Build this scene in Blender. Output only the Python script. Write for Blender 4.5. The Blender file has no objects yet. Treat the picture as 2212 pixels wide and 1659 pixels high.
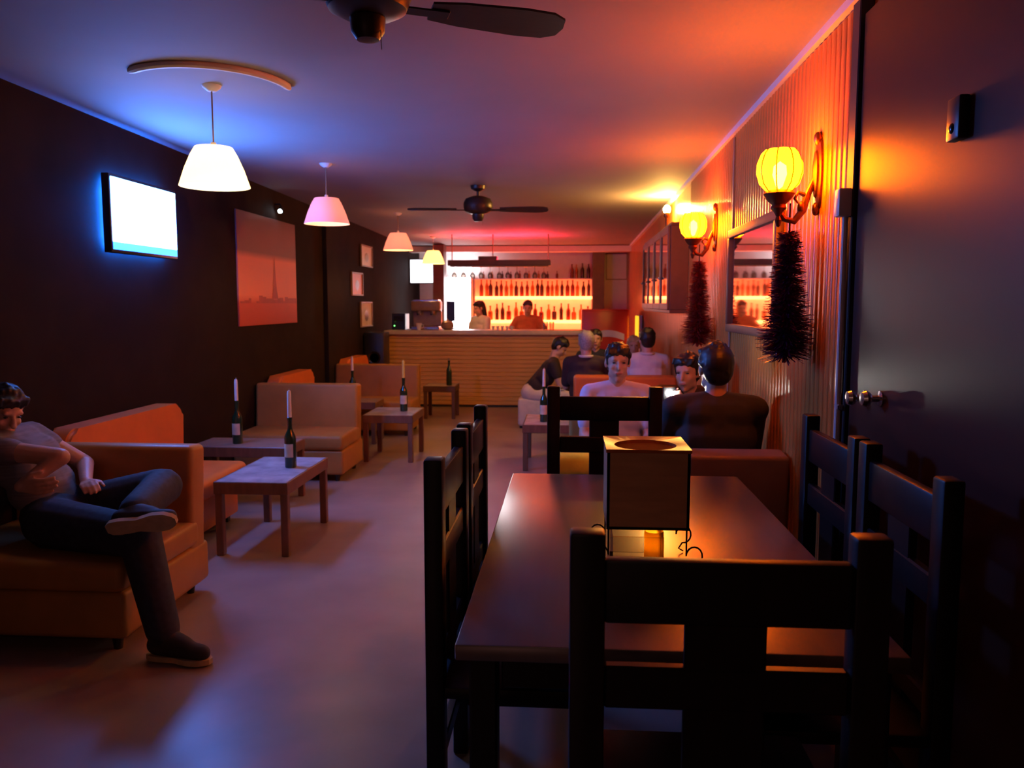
import bpy, bmesh, math, random
from mathutils import Vector as V, Matrix as M, Euler
random.seed(7)
C = bpy.context.scene.collection
PI = math.pi
ORD = 'first second third fourth fifth sixth seventh eighth ninth tenth eleventh twelfth thirteenth fourteenth fifteenth sixteenth seventeenth eighteenth nineteenth twentieth twenty-first twenty-second'.split()

# ------------------------------------------------------------------ camera, world, exposure
cam_d = bpy.data.cameras.new('camera'); cam = bpy.data.objects.new('camera', cam_d); C.objects.link(cam)
cam_d.sensor_width = 36.0; cam_d.lens = 1750.0 / 2212.0 * 36.0
cam_d.dof.use_dof = True; cam_d.dof.focus_distance = 2.6; cam_d.dof.aperture_fstop = 5.0
cam_d.clip_start = 0.05; cam_d.clip_end = 100
cam.location = (0, 0, 1.5)
cam.rotation_euler = Euler((PI/2 - 0.09939, 0, 0.07152), 'XYZ')
bpy.context.scene.camera = cam
w = bpy.data.worlds.new('world'); bpy.context.scene.world = w; w.use_nodes = True
w.node_tree.nodes['Background'].inputs[0].default_value = (0.01, 0.008, 0.012, 1)
w.node_tree.nodes['Background'].inputs[1].default_value = 0.2
vs = bpy.context.scene.view_settings
vs.view_transform = 'Standard'; vs.look = 'None'; vs.exposure = 0.95; vs.gamma = 1.0; vs.use_curve_mapping = False
bpy.context.scene.cycles.sample_clamp_indirect = 4.0
bpy.context.scene.cycles.max_bounces = 8

def light(name, kind, loc, energy, color, size=0.1, rot=(0, 0, 0), parent=None, size_y=None, spread=None):
    l = bpy.data.lights.new(name, kind); l.energy = energy; l.color = color
    if kind == 'AREA':
        l.size = size
        if size_y: l.shape = 'RECTANGLE'; l.size_y = size_y
        if spread: l.spread = spread
    else: l.shadow_soft_size = size
    o = bpy.data.objects.new(name, l); C.objects.link(o); o.location = loc; o.rotation_euler = rot
    if parent: o.parent = parent
    return o
# added ambient fill lights, unseen behind the photographer
light('rear_fill_high', 'AREA', (-0.9, -1.6, 2.3), 4.2, (1.0, 0.5, 0.38), 1.6)
light('rear_fill_low', 'AREA', (-1.4, -1.9, 0.5), 1.0, (1.0, 0.40, 0.34), 1.2, (PI*0.72, 0, 0))

# ------------------------------------------------------------------ materials
def mat(name, col, rough=0.5, metal=0.0, var=0.15, scale=12.0, bump=0.0, spec=0.5, coat=0.0, emit=None, es=0.0, alpha=None, stretch=None, trans=0.0, sheen=0.0):
    m = bpy.data.materials.new(name); m.use_nodes = True
    nt = m.node_tree; b = nt.nodes['Principled BSDF']
    b.inputs['Roughness'].default_value = rough; b.inputs['Metallic'].default_value = metal
    b.inputs['Specular IOR Level'].default_value = spec
    b.inputs['Coat Weight'].default_value = coat; b.inputs['Transmission Weight'].default_value = trans
    if sheen: b.inputs['Sheen Weight'].default_value = sheen
    tc = nt.nodes.new('ShaderNodeTexCoord'); n = nt.nodes.new('ShaderNodeTexNoise')
    n.inputs['Scale'].default_value = scale; n.inputs['Detail'].default_value = 5
    src = tc.outputs['Object']
    if stretch:
        mp = nt.nodes.new('ShaderNodeMapping'); mp.inputs['Scale'].default_value = stretch
        nt.links.new(src, mp.inputs['Vector']); src = mp.outputs['Vector']
    nt.links.new(src, n.inputs['Vector'])
    r = nt.nodes.new('ShaderNodeValToRGB')
    r.color_ramp.elements[0].position = 0.3; r.color_ramp.elements[1].position = 0.7
    r.color_ramp.elements[0].color = tuple(c*(1-var) for c in col[:3]) + (1,)
    r.color_ramp.elements[1].color = tuple(min(1, c*(1+var)) for c in col[:3]) + (1,)
    nt.links.new(n.outputs['Fac'], r.inputs['Fac']); nt.links.new(r.outputs['Color'], b.inputs['Base Color'])
    if bump:
        bn = nt.nodes.new('ShaderNodeBump'); bn.inputs['Strength'].default_value = bump; bn.inputs['Distance'].default_value = 0.004
        nt.links.new(n.outputs['Fac'], bn.inputs['Height']); nt.links.new(bn.outputs['Normal'], b.inputs['Normal'])
    if emit:
        b.inputs['Emission Color'].default_value = tuple(emit) + (1,); b.inputs['Emission Strength'].default_value = es
    if alpha is not None: b.inputs['Alpha'].default_value = alpha
    return m
def glow(name, col, s):
    m = bpy.data.materials.new(name); m.use_nodes = True; nt = m.node_tree
    nt.nodes.remove(nt.nodes['Principled BSDF'])
    e = nt.nodes.new('ShaderNodeEmission'); e.inputs[0].default_value = tuple(col) + (1,); e.inputs[1].default_value = s
    nt.links.new(e.outputs[0], nt.nodes['Material Output'].inputs[0]); return m
def shade_mat(name, col, emit, es, see):
    """lamp glass: a translucent shell that glows and lets part of the bulb through"""
    m = bpy.data.materials.new(name); m.use_nodes = True; nt = m.node_tree
    nt.nodes.remove(nt.nodes['Principled BSDF'])
    t = nt.nodes.new('ShaderNodeBsdfTranslucent'); t.inputs[0].default_value = tuple(col) + (1,)
    d = nt.nodes.new('ShaderNodeBsdfDiffuse'); d.inputs[0].default_value = tuple(col) + (1,)
    tr = nt.nodes.new('ShaderNodeBsdfTransparent'); tr.inputs[0].default_value = tuple(0.5+0.5*c for c in col) + (1,)
    e = nt.nodes.new('ShaderNodeEmission'); e.inputs[0].default_value = tuple(emit) + (1,); e.inputs[1].default_value = es
    m1 = nt.nodes.new('ShaderNodeMixShader'); m2 = nt.nodes.new('ShaderNodeMixShader'); a = nt.nodes.new('ShaderNodeAddShader')
    nt.links.new(d.outputs[0], m1.inputs[1]); nt.links.new(t.outputs[0], m1.inputs[2])
    m2.inputs[0].default_value = see
    nt.links.new(m1.outputs[0], m2.inputs[1]); nt.links.new(tr.outputs[0], m2.inputs[2])
    nt.links.new(m2.outputs[0], a.inputs[0]); nt.links.new(e.outputs[0], a.inputs[1])
    nt.links.new(a.outputs[0], nt.nodes['Material Output'].inputs[0]); return m

K = {}
K['floor'] = mat('floor', (0.30, 0.225, 0.18), 0.34, var=0.12, scale=3.0, spec=0.42)
K['ceiling'] = mat('ceiling', (0.27, 0.245, 0.25), 0.8, var=0.04, scale=2.0)
K['dark_wall'] = mat('dark_wall', (0.022, 0.015, 0.014), 0.8, var=0.12, scale=4, spec=0.03)
K['pale_wall'] = mat('pale_wall', (0.68, 0.62, 0.62), 0.7, var=0.04)
K['panel_wood'] = mat('panel_wood', (0.58, 0.20, 0.04), 0.28, var=0.25, scale=6, stretch=(3, 3, 0.4), spec=0.24)
K['door'] = mat('door', (0.055, 0.016, 0.007), 0.38, var=0.1, scale=3, spec=0.24)
K['trim_pale'] = mat('trim_pale', (0.62, 0.52, 0.48), 0.45, var=0.05)
K['light_arc'] = mat('light_arc', (0.85, 0.74, 0.58), 0.6, var=0.04)  # cream of the lamp-light arc drawn on the ceiling
K['brown_trim'] = mat('brown_trim', (0.28, 0.16, 0.1), 0.4)
K['pillar'] = mat('pillar', (0.10, 0.045, 0.03), 0.5)
K['black_wood'] = mat('black_wood', (0.006, 0.004, 0.0035), 0.42, var=0.3, scale=8, stretch=(6, 6, 0.7), spec=0.25)
K['table_wood'] = mat('table_wood', (0.07, 0.045, 0.035), 0.33, var=0.2, scale=5, stretch=(5, 0.6, 1), spec=0.8, coat=0.8)
K['table_wood'].node_tree.nodes['Principled BSDF'].inputs['Coat Roughness'].default_value = 0.27
K['low_wood'] = mat('low_wood', (0.17, 0.085, 0.045), 0.45, var=0.2, scale=6, stretch=(5, 1, 1))
K['low_top'] = mat('low_top', (0.42, 0.40, 0.42), 0.26, var=0.25, scale=9, spec=0.6)
K['dark_top'] = mat('dark_top', (0.30, 0.2, 0.15), 0.35)
K['tan_vinyl'] = mat('tan_vinyl', (0.42, 0.19, 0.045), 0.45, var=0.12, scale=5, bump=0.1, spec=0.3)
K['brown_vinyl'] = mat('brown_vinyl', (0.26, 0.15, 0.10), 0.45, var=0.12, scale=5, bump=0.1)
K['orange_vinyl'] = mat('orange_vinyl', (0.70, 0.17, 0.03), 0.42, var=0.1, scale=5, bump=0.1)
K['piping'] = mat('piping', (0.62, 0.5, 0.42), 0.5)
K['foot'] = mat('foot_black', (0.012, 0.01, 0.01), 0.5)
K['bamboo'] = mat('bamboo', (0.66, 0.34, 0.11), 0.5, var=0.28, scale=5, stretch=(0.5, 1, 24), bump=0.3)
K['counter'] = mat('counter_top', (0.62, 0.52, 0.45), 0.35, var=0.08)
K['metal'] = mat('chrome', (0.7, 0.68, 0.68), 0.2, metal=1.0, var=0.03)
K['bronze'] = mat('bronze', (0.16, 0.06, 0.03), 0.38, metal=0.85, var=0.2)
K['black'] = mat('black_plastic', (0.012, 0.012, 0.014), 0.35)
K['fan'] = mat('fan_brown', (0.03, 0.022, 0.018), 0.4)
K['blade'] = mat('fan_blade', (0.045, 0.028, 0.022), 0.45, stretch=(1, 8, 1))
K['mirror'] = mat('mirror_glass', (0.85, 0.85, 0.85), 0.03, metal=1.0, var=0.01)
K['bottle'] = mat('green_bottle', (0.012, 0.035, 0.014), 0.12, var=0.1, spec=0.6)
K['label_paper'] = mat('label_paper', (0.72, 0.62, 0.45), 0.6)
K['candle'] = mat('white_wax', (0.85, 0.78, 0.72), 0.45, var=0.04)
K['candle_y'] = mat('yellow_wax', (0.85, 0.6, 0.12), 0.45, var=0.04)
K['skin'] = mat('skin', (0.62, 0.34, 0.23), 0.5, var=0.06, scale=20)
K['hair'] = mat('black_hair', (0.012, 0.009, 0.008), 0.45, var=0.3, scale=60)
K['hair_grey'] = mat('grey_hair', (0.34, 0.31, 0.29), 0.5, var=0.3, scale=60)
K['hair_blond'] = mat('blond_hair', (0.55, 0.38, 0.18), 0.5, var=0.3, scale=60)
K['eye'] = mat('eye', (0.02, 0.014, 0.012), 0.2)
K['lip'] = mat('lip', (0.42, 0.13, 0.1), 0.5)
K['jeans'] = mat('dark_jeans', (0.022, 0.026, 0.042), 0.8, var=0.3, scale=40, bump=0.15)
K['tee_grey'] = mat('grey_tee', (0.17, 0.15, 0.155), 0.8, var=0.2, scale=8, stretch=(1, 1, 14), bump=0.1)
K['shirt_dark'] = mat('dark_shirt', (0.022, 0.024, 0.024), 0.8, var=0.2, scale=14, bump=0.15)
K['shirt_maroon'] = mat('maroon_black_shirt', (0.035, 0.018, 0.02), 0.8)
K['shirt_tv_tint'] = mat('tv_tinted_shirt', (0.62, 0.55, 0.72), 0.75, var=0.07, bump=0.1)  # lavender of the television light is put into the shirt colour
K['shirt_white'] = mat('white_shirt', (0.72, 0.66, 0.64), 0.75, var=0.07)
K['shirt_backlit'] = mat('backlit_shirt', (0.60, 0.15, 0.05), 0.75)  # orange glare from the shelves behind is put into the shirt colour
K['trouser_white'] = mat('white_trousers', (0.70, 0.60, 0.52), 0.8, var=0.08)
K['trouser_dark'] = mat('dark_trousers', (0.025, 0.022, 0.024), 0.8)
K['shoe'] = mat('dark_canvas', (0.025, 0.022, 0.024), 0.75, bump=0.1)
K['sole'] = mat('tan_rubber', (0.55, 0.38, 0.2), 0.6, var=0.12, scale=30)
K['paper_lantern'] = mat('lantern_wood', (0.66, 0.34, 0.16), 0.5, var=0.12, scale=7, stretch=(1, 1, 5))
K['lantern_top'] = mat('lantern_rim', (0.55, 0.14, 0.025), 0.35)
K['iron'] = mat('iron', (0.015, 0.012, 0.012), 0.4, metal=0.6)
K['yellow'] = mat('mustard', (0.85, 0.68, 0.04), 0.6)
K['red'] = mat('cooler_red', (0.55, 0.03, 0.015), 0.35, var=0.06)
K['white'] = mat('white_enamel', (0.75, 0.72, 0.72), 0.4, var=0.03)
K['lampshade_pink'] = shade_mat('pink_shade', (0.80, 0.56, 0.60), (1, 0.45, 0.5), 0.06, 0.0)
K['lampshade_cream'] = shade_mat('cream_shade', (0.90, 0.78, 0.55), (1, 0.62, 0.22), 0.55, 0.0)
K['lampshade_lit'] = shade_mat('lit_shade', (0.92, 0.82, 0.60), (1, 0.72, 0.34), 0.9, 0.0)
K['bulb_white'] = glow('bulb_white', (1, 0.74, 0.36), 14)
K['bulb_warm'] = glow('bulb_warm', (1, 0.52, 0.18), 120)
K['wax_lit'] = shade_mat('lit_yellow_wax', (0.92, 0.66, 0.07), (1, .6, .05), 0.0, 0.0)
K['flame'] = glow('flame', (1, 0.42, 0.08), 60)
K['bulb_dim'] = glow('bulb_dim', (1, 0.45, 0.12), 200)
K['amber'] = shade_mat('amber_glass', (0.95, 0.40, 0.03), (1, 0.16, 0.0004), 44.0, 0.22)
K['amber_bulb'] = glow('amber_bulb', (1, 0.45, 0.1), 25)
K['uplight'] = glow('uplight', (1, 0.5, 0.1), 1100)
K['phone_led'] = glow('phone_led', (1, 0.95, 0.86), 350)
K['shelf_glow'] = glow('shelf_glow', (1, 0.12, 0.03), 9)
K['fridge_glow'] = glow('fridge_glow', (1, 0.93, 0.97), 10)
K['red_led'] = glow('red_led', (1, 0.02, 0.05), 300)
K['green_led'] = glow('green_led', (0.1, 1, 0.1), 6)
K['tv_halo'] = glow('tv_halo_glow', (0.01, 0.16, 1), 260)  # added glow for the blue halo on the wall
K['white_led'] = glow('white_led', (0.7, 0.9, 1), 14)
K['yellow_glow_strip'] = glow('yellow_glow_strip', (1, 0.42, 0.02), 0.9)  # glow put in to brighten a narrow yellow-lit wall edge
K['screen2'] = glow('screen_white', (0.95, 0.9, 1.0), 1.5)
K['tinsel_purple'] = mat('purple_tinsel', (0.16, 0.02, 0.15), 0.3, metal=0.5)
K['tinsel_red'] = mat('red_tinsel', (0.45, 0.06, 0.06), 0.3, metal=0.5)
def thin_glass(name, tint):
    m = bpy.data.materials.new(name); m.use_nodes = True; nt = m.node_tree
    nt.nodes.remove(nt.nodes['Principled BSDF'])
    tr = nt.nodes.new('ShaderNodeBsdfTransparent'); tr.inputs[0].default_value = tuple(tint) + (1,)
    g = nt.nodes.new('ShaderNodeBsdfGlossy'); g.inputs['Roughness'].default_value = 0.04
    fz = nt.nodes.new('ShaderNodeLayerWeight'); fz.inputs['Blend'].default_value = 0.35; mx = nt.nodes.new('ShaderNodeMixShader')
    nt.links.new(fz.outputs['Fresnel'], mx.inputs[0]); nt.links.new(tr.outputs[0], mx.inputs[1]); nt.links.new(g.outputs[0], mx.inputs[2])
    nt.links.new(mx.outputs[0], nt.nodes['Material Output'].inputs[0]); return m
K['glass'] = thin_glass('clear_glass', (0.86, 0.84, 0.80))
K['liquor'] = mat('liquor_glass', (0.20, 0.03, 0.012), 0.15, var=0.2)
K['liquor2'] = mat('dark_liquor_glass', (0.05, 0.015, 0.012), 0.15, var=0.2)
K['liquor3'] = mat('amber_liquor_glass', (0.42, 0.12, 0.02), 0.15, var=0.2)

def ramp_mat(name, axis, stops, emit=0.0):
    """flat print: bands of colour along one generated axis"""
    m = bpy.data.materials.new(name); m.use_nodes = True; nt = m.node_tree; b = nt.nodes['Principled BSDF']
    tc = nt.nodes.new('ShaderNodeTexCoord'); sp = nt.nodes.new('ShaderNodeSeparateXYZ'); r = nt.nodes.new('ShaderNodeValToRGB')
    nt.links.new(tc.outputs['Generated'], sp.inputs[0]); nt.links.new(sp.outputs[axis], r.inputs['Fac'])
    el = r.color_ramp.elements
    while len(el) < len(stops): el.new(0.5)
    for e, (p, c) in zip(el, stops): e.position = p; e.color = tuple(c) + (1,)
    if emit:
        nt.links.new(r.outputs['Color'], b.inputs['Emission Color']); b.inputs['Emission Strength'].default_value = emit
        b.inputs['Base Color'].default_value = (0.01, 0.01, 0.01, 1)
    else: nt.links.new(r.outputs['Color'], b.inputs['Base Color'])
    b.inputs['Roughness'].default_value = 0.5
    return m
K['poster'] = ramp_mat('sunset_print_shaded', 2, [(0.0, (0.42, 0.04, 0.015)), (0.20, (0.55, 0.06, 0.02)), (0.27, (0.85, 0.22, 0.11)), (0.60, (0.80, 0.20, 0.12)), (0.66, (0.22, 0.07, 0.07)), (1.0, (0.09, 0.045, 0.05))])  # sunset print; the dark top also carries the lampshade's cut-off shade
K['poster_dark'] = mat('poster_ink', (0.40, 0.045, 0.02), 0.5)
K['tv_screen'] = ramp_mat('tv_picture', 2, [(0.0, (0.002, 0.02, 0.2)), (0.10, (0.002, 0.02, 0.2)), (0.12, (0.09, 0.25, 1.0)), (1.0, (0.06, 0.24, 1.0))], 44.0)

# ------------------------------------------------------------------ mesh helpers
def merge(bm, tmp, mx=None):
    if mx is not None: bmesh.ops.transform(tmp, matrix=mx, verts=tmp.verts)
    me = bpy.data.meshes.new('t'); tmp.to_mesh(me); tmp.free(); bm.from_mesh(me); bpy.data.meshes.remove(me)
def box(bm, c, s, bev=0.0, seg=1, rot=None):
    t = bmesh.new(); bmesh.ops.create_cube(t, size=1.0)
    bmesh.ops.scale(t, vec=s, verts=t.verts)
    if bev: bmesh.ops.bevel(t, geom=list(t.edges), offset=bev, segments=seg, affect='EDGES', profile=0.5)
    mx = M.Translation(c)
    if rot: mx = mx @ Euler(rot).to_matrix().to_4x4()
    merge(bm, t, mx); return bm
def bx(x0, x1, y0, y1, z0, z1, bev=0.0, seg=1, bm=None):
    bm = bm or bmesh.new()
    return box(bm, ((x0+x1)/2, (y0+y1)/2, (z0+z1)/2), (x1-x0, y1-y0, z1-z0), bev, seg)
def lathe(bm, prof, n=20, mx=None, lobes=0, amp=0.0):
    t = bmesh.new(); rings = []
    for r, z in prof:
        if r < 1e-5: rings.append([t.verts.new((0, 0, z))])
        else:
            ring = []
            for i in range(n):
                a = 2*PI*i/n; rr = r*(1 - amp + amp*abs(math.cos(lobes*a/2))) if lobes else r
                ring.append(t.verts.new((rr*math.cos(a), rr*math.sin(a), z)))
            rings.append(ring)
    for A, B in zip(rings, rings[1:]):
        for i in range(n):
            j = (i+1) % n
            if len(A) == 1 and len(B) == 1: continue
            if len(A) == 1: t.faces.new((A[0], B[j], B[i]))
            elif len(B) == 1: t.faces.new((A[i], A[j], B[0]))
            else: t.faces.new((A[i], A[j], B[j], B[i]))
    merge(bm, t, mx); return bm
def tube(bm, pts, r, n=8):
    pts = [V(p) for p in pts]; rs = r if isinstance(r, (list, tuple)) else [r]*len(pts)
    t = bmesh.new(); rings = []; up = None
    for i, p in enumerate(pts):
        d = (pts[min(i+1, len(pts)-1)] - pts[max(i-1, 0)]).normalized()
        if up is None: up = V((0, 0, 1)) if abs(d.z) < 0.9 else V((1, 0, 0))
        a = d.cross(up).normalized(); b = a.cross(d); up = b
        rings.append([t.verts.new(p + (a*math.cos(2*PI*k/n) + b*math.sin(2*PI*k/n))*rs[i]) for k in range(n)])
    for A, B in zip(rings, rings[1:]):
        for k in range(n): t.faces.new((A[k], A[(k+1) % n], B[(k+1) % n], B[k]))
    t.faces.new(rings[0]); t.faces.new(list(reversed(rings[-1])))
    bmesh.ops.recalc_face_normals(t, faces=t.faces)
    merge(bm, t); return bm
def ball(bm, c, r, seg=14, ax=None):
    t = bmesh.new(); bmesh.ops.create_uvsphere(t, u_segments=seg, v_segments=max(6, seg*2//3), radius=1.0)
    rr = r if isinstance(r, (list, tuple)) else (r, r, r)
    mx = M.Diagonal((*rr, 1))
    if ax: mx = M((ax[0], ax[1], ax[2])).transposed().to_4x4() @ mx
    merge(bm, t, M.Translation(c) @ mx); return bm
def capsule(bm, p0, p1, r0, r1, n=12):
    p0, p1 = V(p0), V(p1); d = p1-p0; L = d.length
    z = d.normalized() if L > 1e-6 else V((0, 0, 1))
    q = V((0, 0, 1)).rotation_difference(z).to_matrix().to_4x4()
    prof = [(0, -r0)] + [(r0*math.cos(a), r0*math.sin(a)) for a in (-1.1, -0.6, 0)] + [(r1*math.cos(a), L + r1*math.sin(a)) for a in (0, 0.6, 1.1)] + [(0, L+r1)]
    lathe(bm, prof, n, M.Translation(p0) @ q); return bm
def finish(bm, name, m, parent=None, loc=None, smooth=35):
    me = bpy.data.meshes.new(name)
    bmesh.ops.recalc_face_normals(bm, faces=bm.faces)
    bm.to_mesh(me); bm.free()
    if smooth:
        me.polygons.foreach_set('use_smooth', [True]*len(me.polygons))
        me.set_sharp_from_angle(angle=math.radians(smooth))
    if m: me.materials.append(m if not isinstance(m, str) else K[m])
    o = bpy.data.objects.new(name, me); C.objects.link(o)
    if parent: o.parent = parent
    if loc: o.location = loc
    return o
def tag(o, label, cat, group=None):
    o['label'] = label; o['category'] = cat
    if group: o['group'] = group
    return o
def thing(name, label, cat, loc=(0, 0, 0), rz=0.0, group=None):
    o = bpy.data.objects.new(name, None); C.objects.link(o); o.location = loc; o.rotation_euler = (0, 0, rz)
    o.empty_display_size = 0.1
    return tag(o, label, cat, group)
def struct(o): o['kind'] = 'structure'; return o
def dup(root, loc, rz, label, group=None):
    r = root.copy(); C.objects.link(r); r.location = loc; r.rotation_euler = (0, 0, rz); r['label'] = label
    if group: r['group'] = group
    for ch in list(root.children):
        c = ch.copy(); C.objects.link(c); c.parent = r
        for g in list(ch.children):
            d = g.copy(); C.objects.link(d); d.parent = c
    return r

# ------------------------------------------------------------------ room shell
XL, XR, YB, YR = -2.85, 1.05, 15.3, -2.4
def cz(y): return 2.63 - 0.0105*(y-3.0)          # the ceiling drops slightly towards the bar
def quadbox(name, p, m):                          # p: 8 corners, lower four then upper four
    bm = bmesh.new(); v = [bm.verts.new(q) for q in p]
    for f in ((0, 1, 2, 3), (4, 7, 6, 5), (0, 4, 5, 1), (1, 5, 6, 2), (2, 6, 7, 3), (3, 7, 4, 0)): bm.faces.new([v[i] for i in f])
    return finish(bm, name, m, smooth=0)
struct(finish(bx(XL-.15, XR+.15, YR-.15, YB+.15, -0.12, 0), 'floor', 'floor', smooth=0))
z0, z1 = cz(YR), cz(YB)
struct(quadbox('ceiling', [(XL, YR, z0), (XR, YR, z0), (XR, YB, z1), (XL, YB, z1), (XL, YR, z0+.1), (XR, YR, z0+.1), (XR, YB, z1+.1), (XL, YB, z1+.1)], 'ceiling'))
struct(finish(bx(XL-.15, XL, YR, YB, 0, 2.69), 'wall_left', 'dark_wall', smooth=0))
wr = struct(finish(bx(XR, XR+.15, YR, YB, 0, 2.69), 'wall_right', 'panel_wood', smooth=0))
struct(finish(bx(XL-.15, XR+.15, YB, YB+.15, 0, 2.69), 'wall_back', 'pale_wall', smooth=0))
struct(finish(bx(XL-.15, XR+.15, YR-.15, YR, 0, 2.69), 'wall_rear', 'dark_wall', smooth=0))
# beaded boards on the right wall, one object per board
y = 3.10; bd = None; pitch = 0.062
while y < 7.3:
    if bd is None:
        bm = bmesh.new(); prof = [(-.0305, 0.0), (-.027, -.0055), (-.014, -.0085), (0, -.0095), (.014, -.0085), (.027, -.0055), (.0305, 0.0)]
        lo = [bm.verts.new((px, py, 0.0)) for py, px in prof]; hi = [bm.verts.new((px, py, 2.58)) for py, px in prof]
        for i in range(len(prof)-1): bm.faces.new((lo[i], lo[i+1], hi[i+1], hi[i]))
        bm.faces.new(lo); bm.faces.new(list(reversed(hi)))
        bd = finish(bm, 'board', 'panel_wood', wr, smooth=50); o = bd
    else:
        o = bd.copy(); C.objects.link(o)
    o.location = (XR, y+pitch/2, 0); y += pitch
# crown strip, battens, pilaster, bar beam
def slopebox(name, x0, x1, y0, y1, t, m):
    return struct(quadbox(name, [(x0, y0, cz(y0)-t), (x1, y0, cz(y0)-t), (x1, y1, cz(y1)-t), (x0, y1, cz(y1)-t), (x0, y0, cz(y0)), (x1, y0, cz(y0)), (x1, y1, cz(y1)), (x0, y1, cz(y1))], m))
slopebox('trim_1', XR-.030, XR, 2.4, YB, .035, 'white')
struct(finish(bx(XR-.018, XR, 5.36, 5.40, 0.9, 2.55, .003), 'trim_2', 'brown_trim'))
struct(finish(bx(XL, XL+.05, 9.25, 10.2, 0, 2.55, .004), 'trim_3', 'dark_wall'))
struct(finish(bx(XL, XR, 14.35, 14.6, 2.40, 2.50), 'trim_4', 'pale_wall', smooth=0))
struct(finish(bx(0.40, 0.61, 14.8, 15.3, 0, 2.46, .004), 'trim_5', 'pillar'))
struct(finish(bx(-2.36, -2.17, 13.9, 14.2, 0, 2.5, .004), 'trim_6', 'pillar'))
struct(finish(bx(XL, XL+.02, 3.0, 9.2, 0, 0.1, .003), 'baseboard_left', 'foot'))
# near door on the right
dr = struct(finish(bx(1.012, 1.05, 1.2, 3.0, 0.01, 2.5, .004), 'door_1', 'door'))
fr = struct(finish(bx(1.0, 1.05, 3.015, 3.09, 0, 2.56, .004), 'trim_7', 'foot'))
for yy, zz in ((2.84, 1.176), (2.70, 1.19)):
    bm = bmesh.new(); R = M.Translation((1.012, yy, zz)) @ M.Rotation(-PI/2, 4, 'Y')
    lathe(bm, [(0, 0), (.026, 0), (.026, .005), (.011, .008), (.010, .030), (.022, .038), (.027, .050), (.022, .062), (0, .066)], 16, R)
    o = finish(bm, 'door_knob', 'metal', dr)
# ------------------------------------------------------------------ right wall things
t = thing('cable_conduit', 'pale vertical cable conduit with a square junction box beside the dark door', 'conduit', (1.0, 3.05, 0.5))
box_bm = bmesh.new(); box(box_bm, (-.02, 0, 1.36), (.05, .055, .10), .008, 2); finish(box_bm, 'junction_box', 'white', t)
finish(tube(bmesh.new(), [(-.012, 0, 0), (-.012, 0, 1.32)], .011, 10), 'pipe', 'white', t)
bm = bmesh.new(); box(bm, (-.008, 0, .62), (.02, .05, .02), .003); finish(bm, 'clip', 'metal', t)
t = thing('wall_sensor', 'small black box fixed high on the dark wall at far right', 'sensor', (1.012, 2.23, 1.92))
finish(bx(-.03, 0, -.035, .035, 0, .11, .006, 2), 'housing', 'black', t)
finish(ball(bmesh.new(), (-.03, 0, .03), (.006, .014, .014), 12), 'lens', 'eye', t)

def make_sconce(y, label, first=None):
    t = thing('wall_sconce', label, 'lamp', (XR-.008, y, 1.80), 0, 'amber wall sconces')
    gx = -0.165                                             # globe centre, out from the wall
    bm = bmesh.new()                                        # oval cast backplate
    R = M.Translation((0, 0, .24)) @ M.Rotation(-PI/2, 4, 'Y') @ M.Diagonal((1.7, .62, 1, 1))
    lathe(bm, [(0, 0), (.088, 0), (.086, .010), (.06, .014), (.055, .022), (.02, .03), (0, .032)], 20, R)
    ball(bm, (-.012, 0, .385), (.018, .022, .03), 10); ball(bm, (-.012, 0, .095), (.016, .018, .028), 10)
    finish(bm, 'backplate', 'bronze', t)
    bm = bmesh.new()                                        # S-shaped arm with a leaf scroll
    pts = [(-.02, 0, .22), (-.045, 0, .16), (-.065, 0, .09), (-.10, 0, .045), (-.14, 0, .055), (gx, 0, .09)]
    tube(bm, pts, [.012, .014, .016, .015, .013, .012], 10)
    tube(bm, [(-.05, 0, .15), (-.085, 0, .165), (-.10, 0, .14), (-.085, 0, .12)], [.011, .009, .007, .004], 8)
    ball(bm, (-.07, 0, .10), (.02, .018, .03), 10)
    finish(bm, 'arm', 'bronze', t)
    bm = bmesh.new(); G = M.Translation((gx, 0, 0))
    lathe(bm, [(0, .02), (.008, .025), (.016, .05), (.010, .065), (.020, .085), (.034, .10), (.028, .115), (.05, .135), (.066, .16), (.058, .172), (0, .172)], 18, G)
    finish(bm, 'urn', 'bronze', t)
    bm = bmesh.new()
    lathe(bm, [(.055, .172), (.082, .20), (.096, .245), (.094, .285), (.078, .325), (.062, .342)], 64, G, 8, 0.10)
    gl = finish(bm, 'glass_shade', 'amber', t, smooth=80)
    rib = None
    for k in range(8):
        a = 2*PI*(k+.5)/8
        if rib is None:
            rib = finish(tube(bmesh.new(), [(.054, 0, .172), (.078, 0, .20), (.0905, 0, .245), (.088, 0, .285), (.074, 0, .325), (.06, 0, .342)], .0028, 6), 'rib', 'bronze', gl); r = rib
        else: r = rib.copy(); C.objects.link(r)
        r.location = (gx, 0, 0); r.rotation_euler = (0, 0, a)
    bm = bmesh.new(); lathe(bm, [(0, .18), (.014, .19), (.03, .24), (.026, .275), (0, .295)], 14, G); finish(bm, 'bulb', 'amber_bulb', t)
    return t
make_sconce(3.56, 'larger amber glass globe sconce on a bronze bracket, nearest on the right wall')
make_sconce(5.98, 'smaller looking amber globe sconce further along the right wall beyond the mirror')

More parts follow.
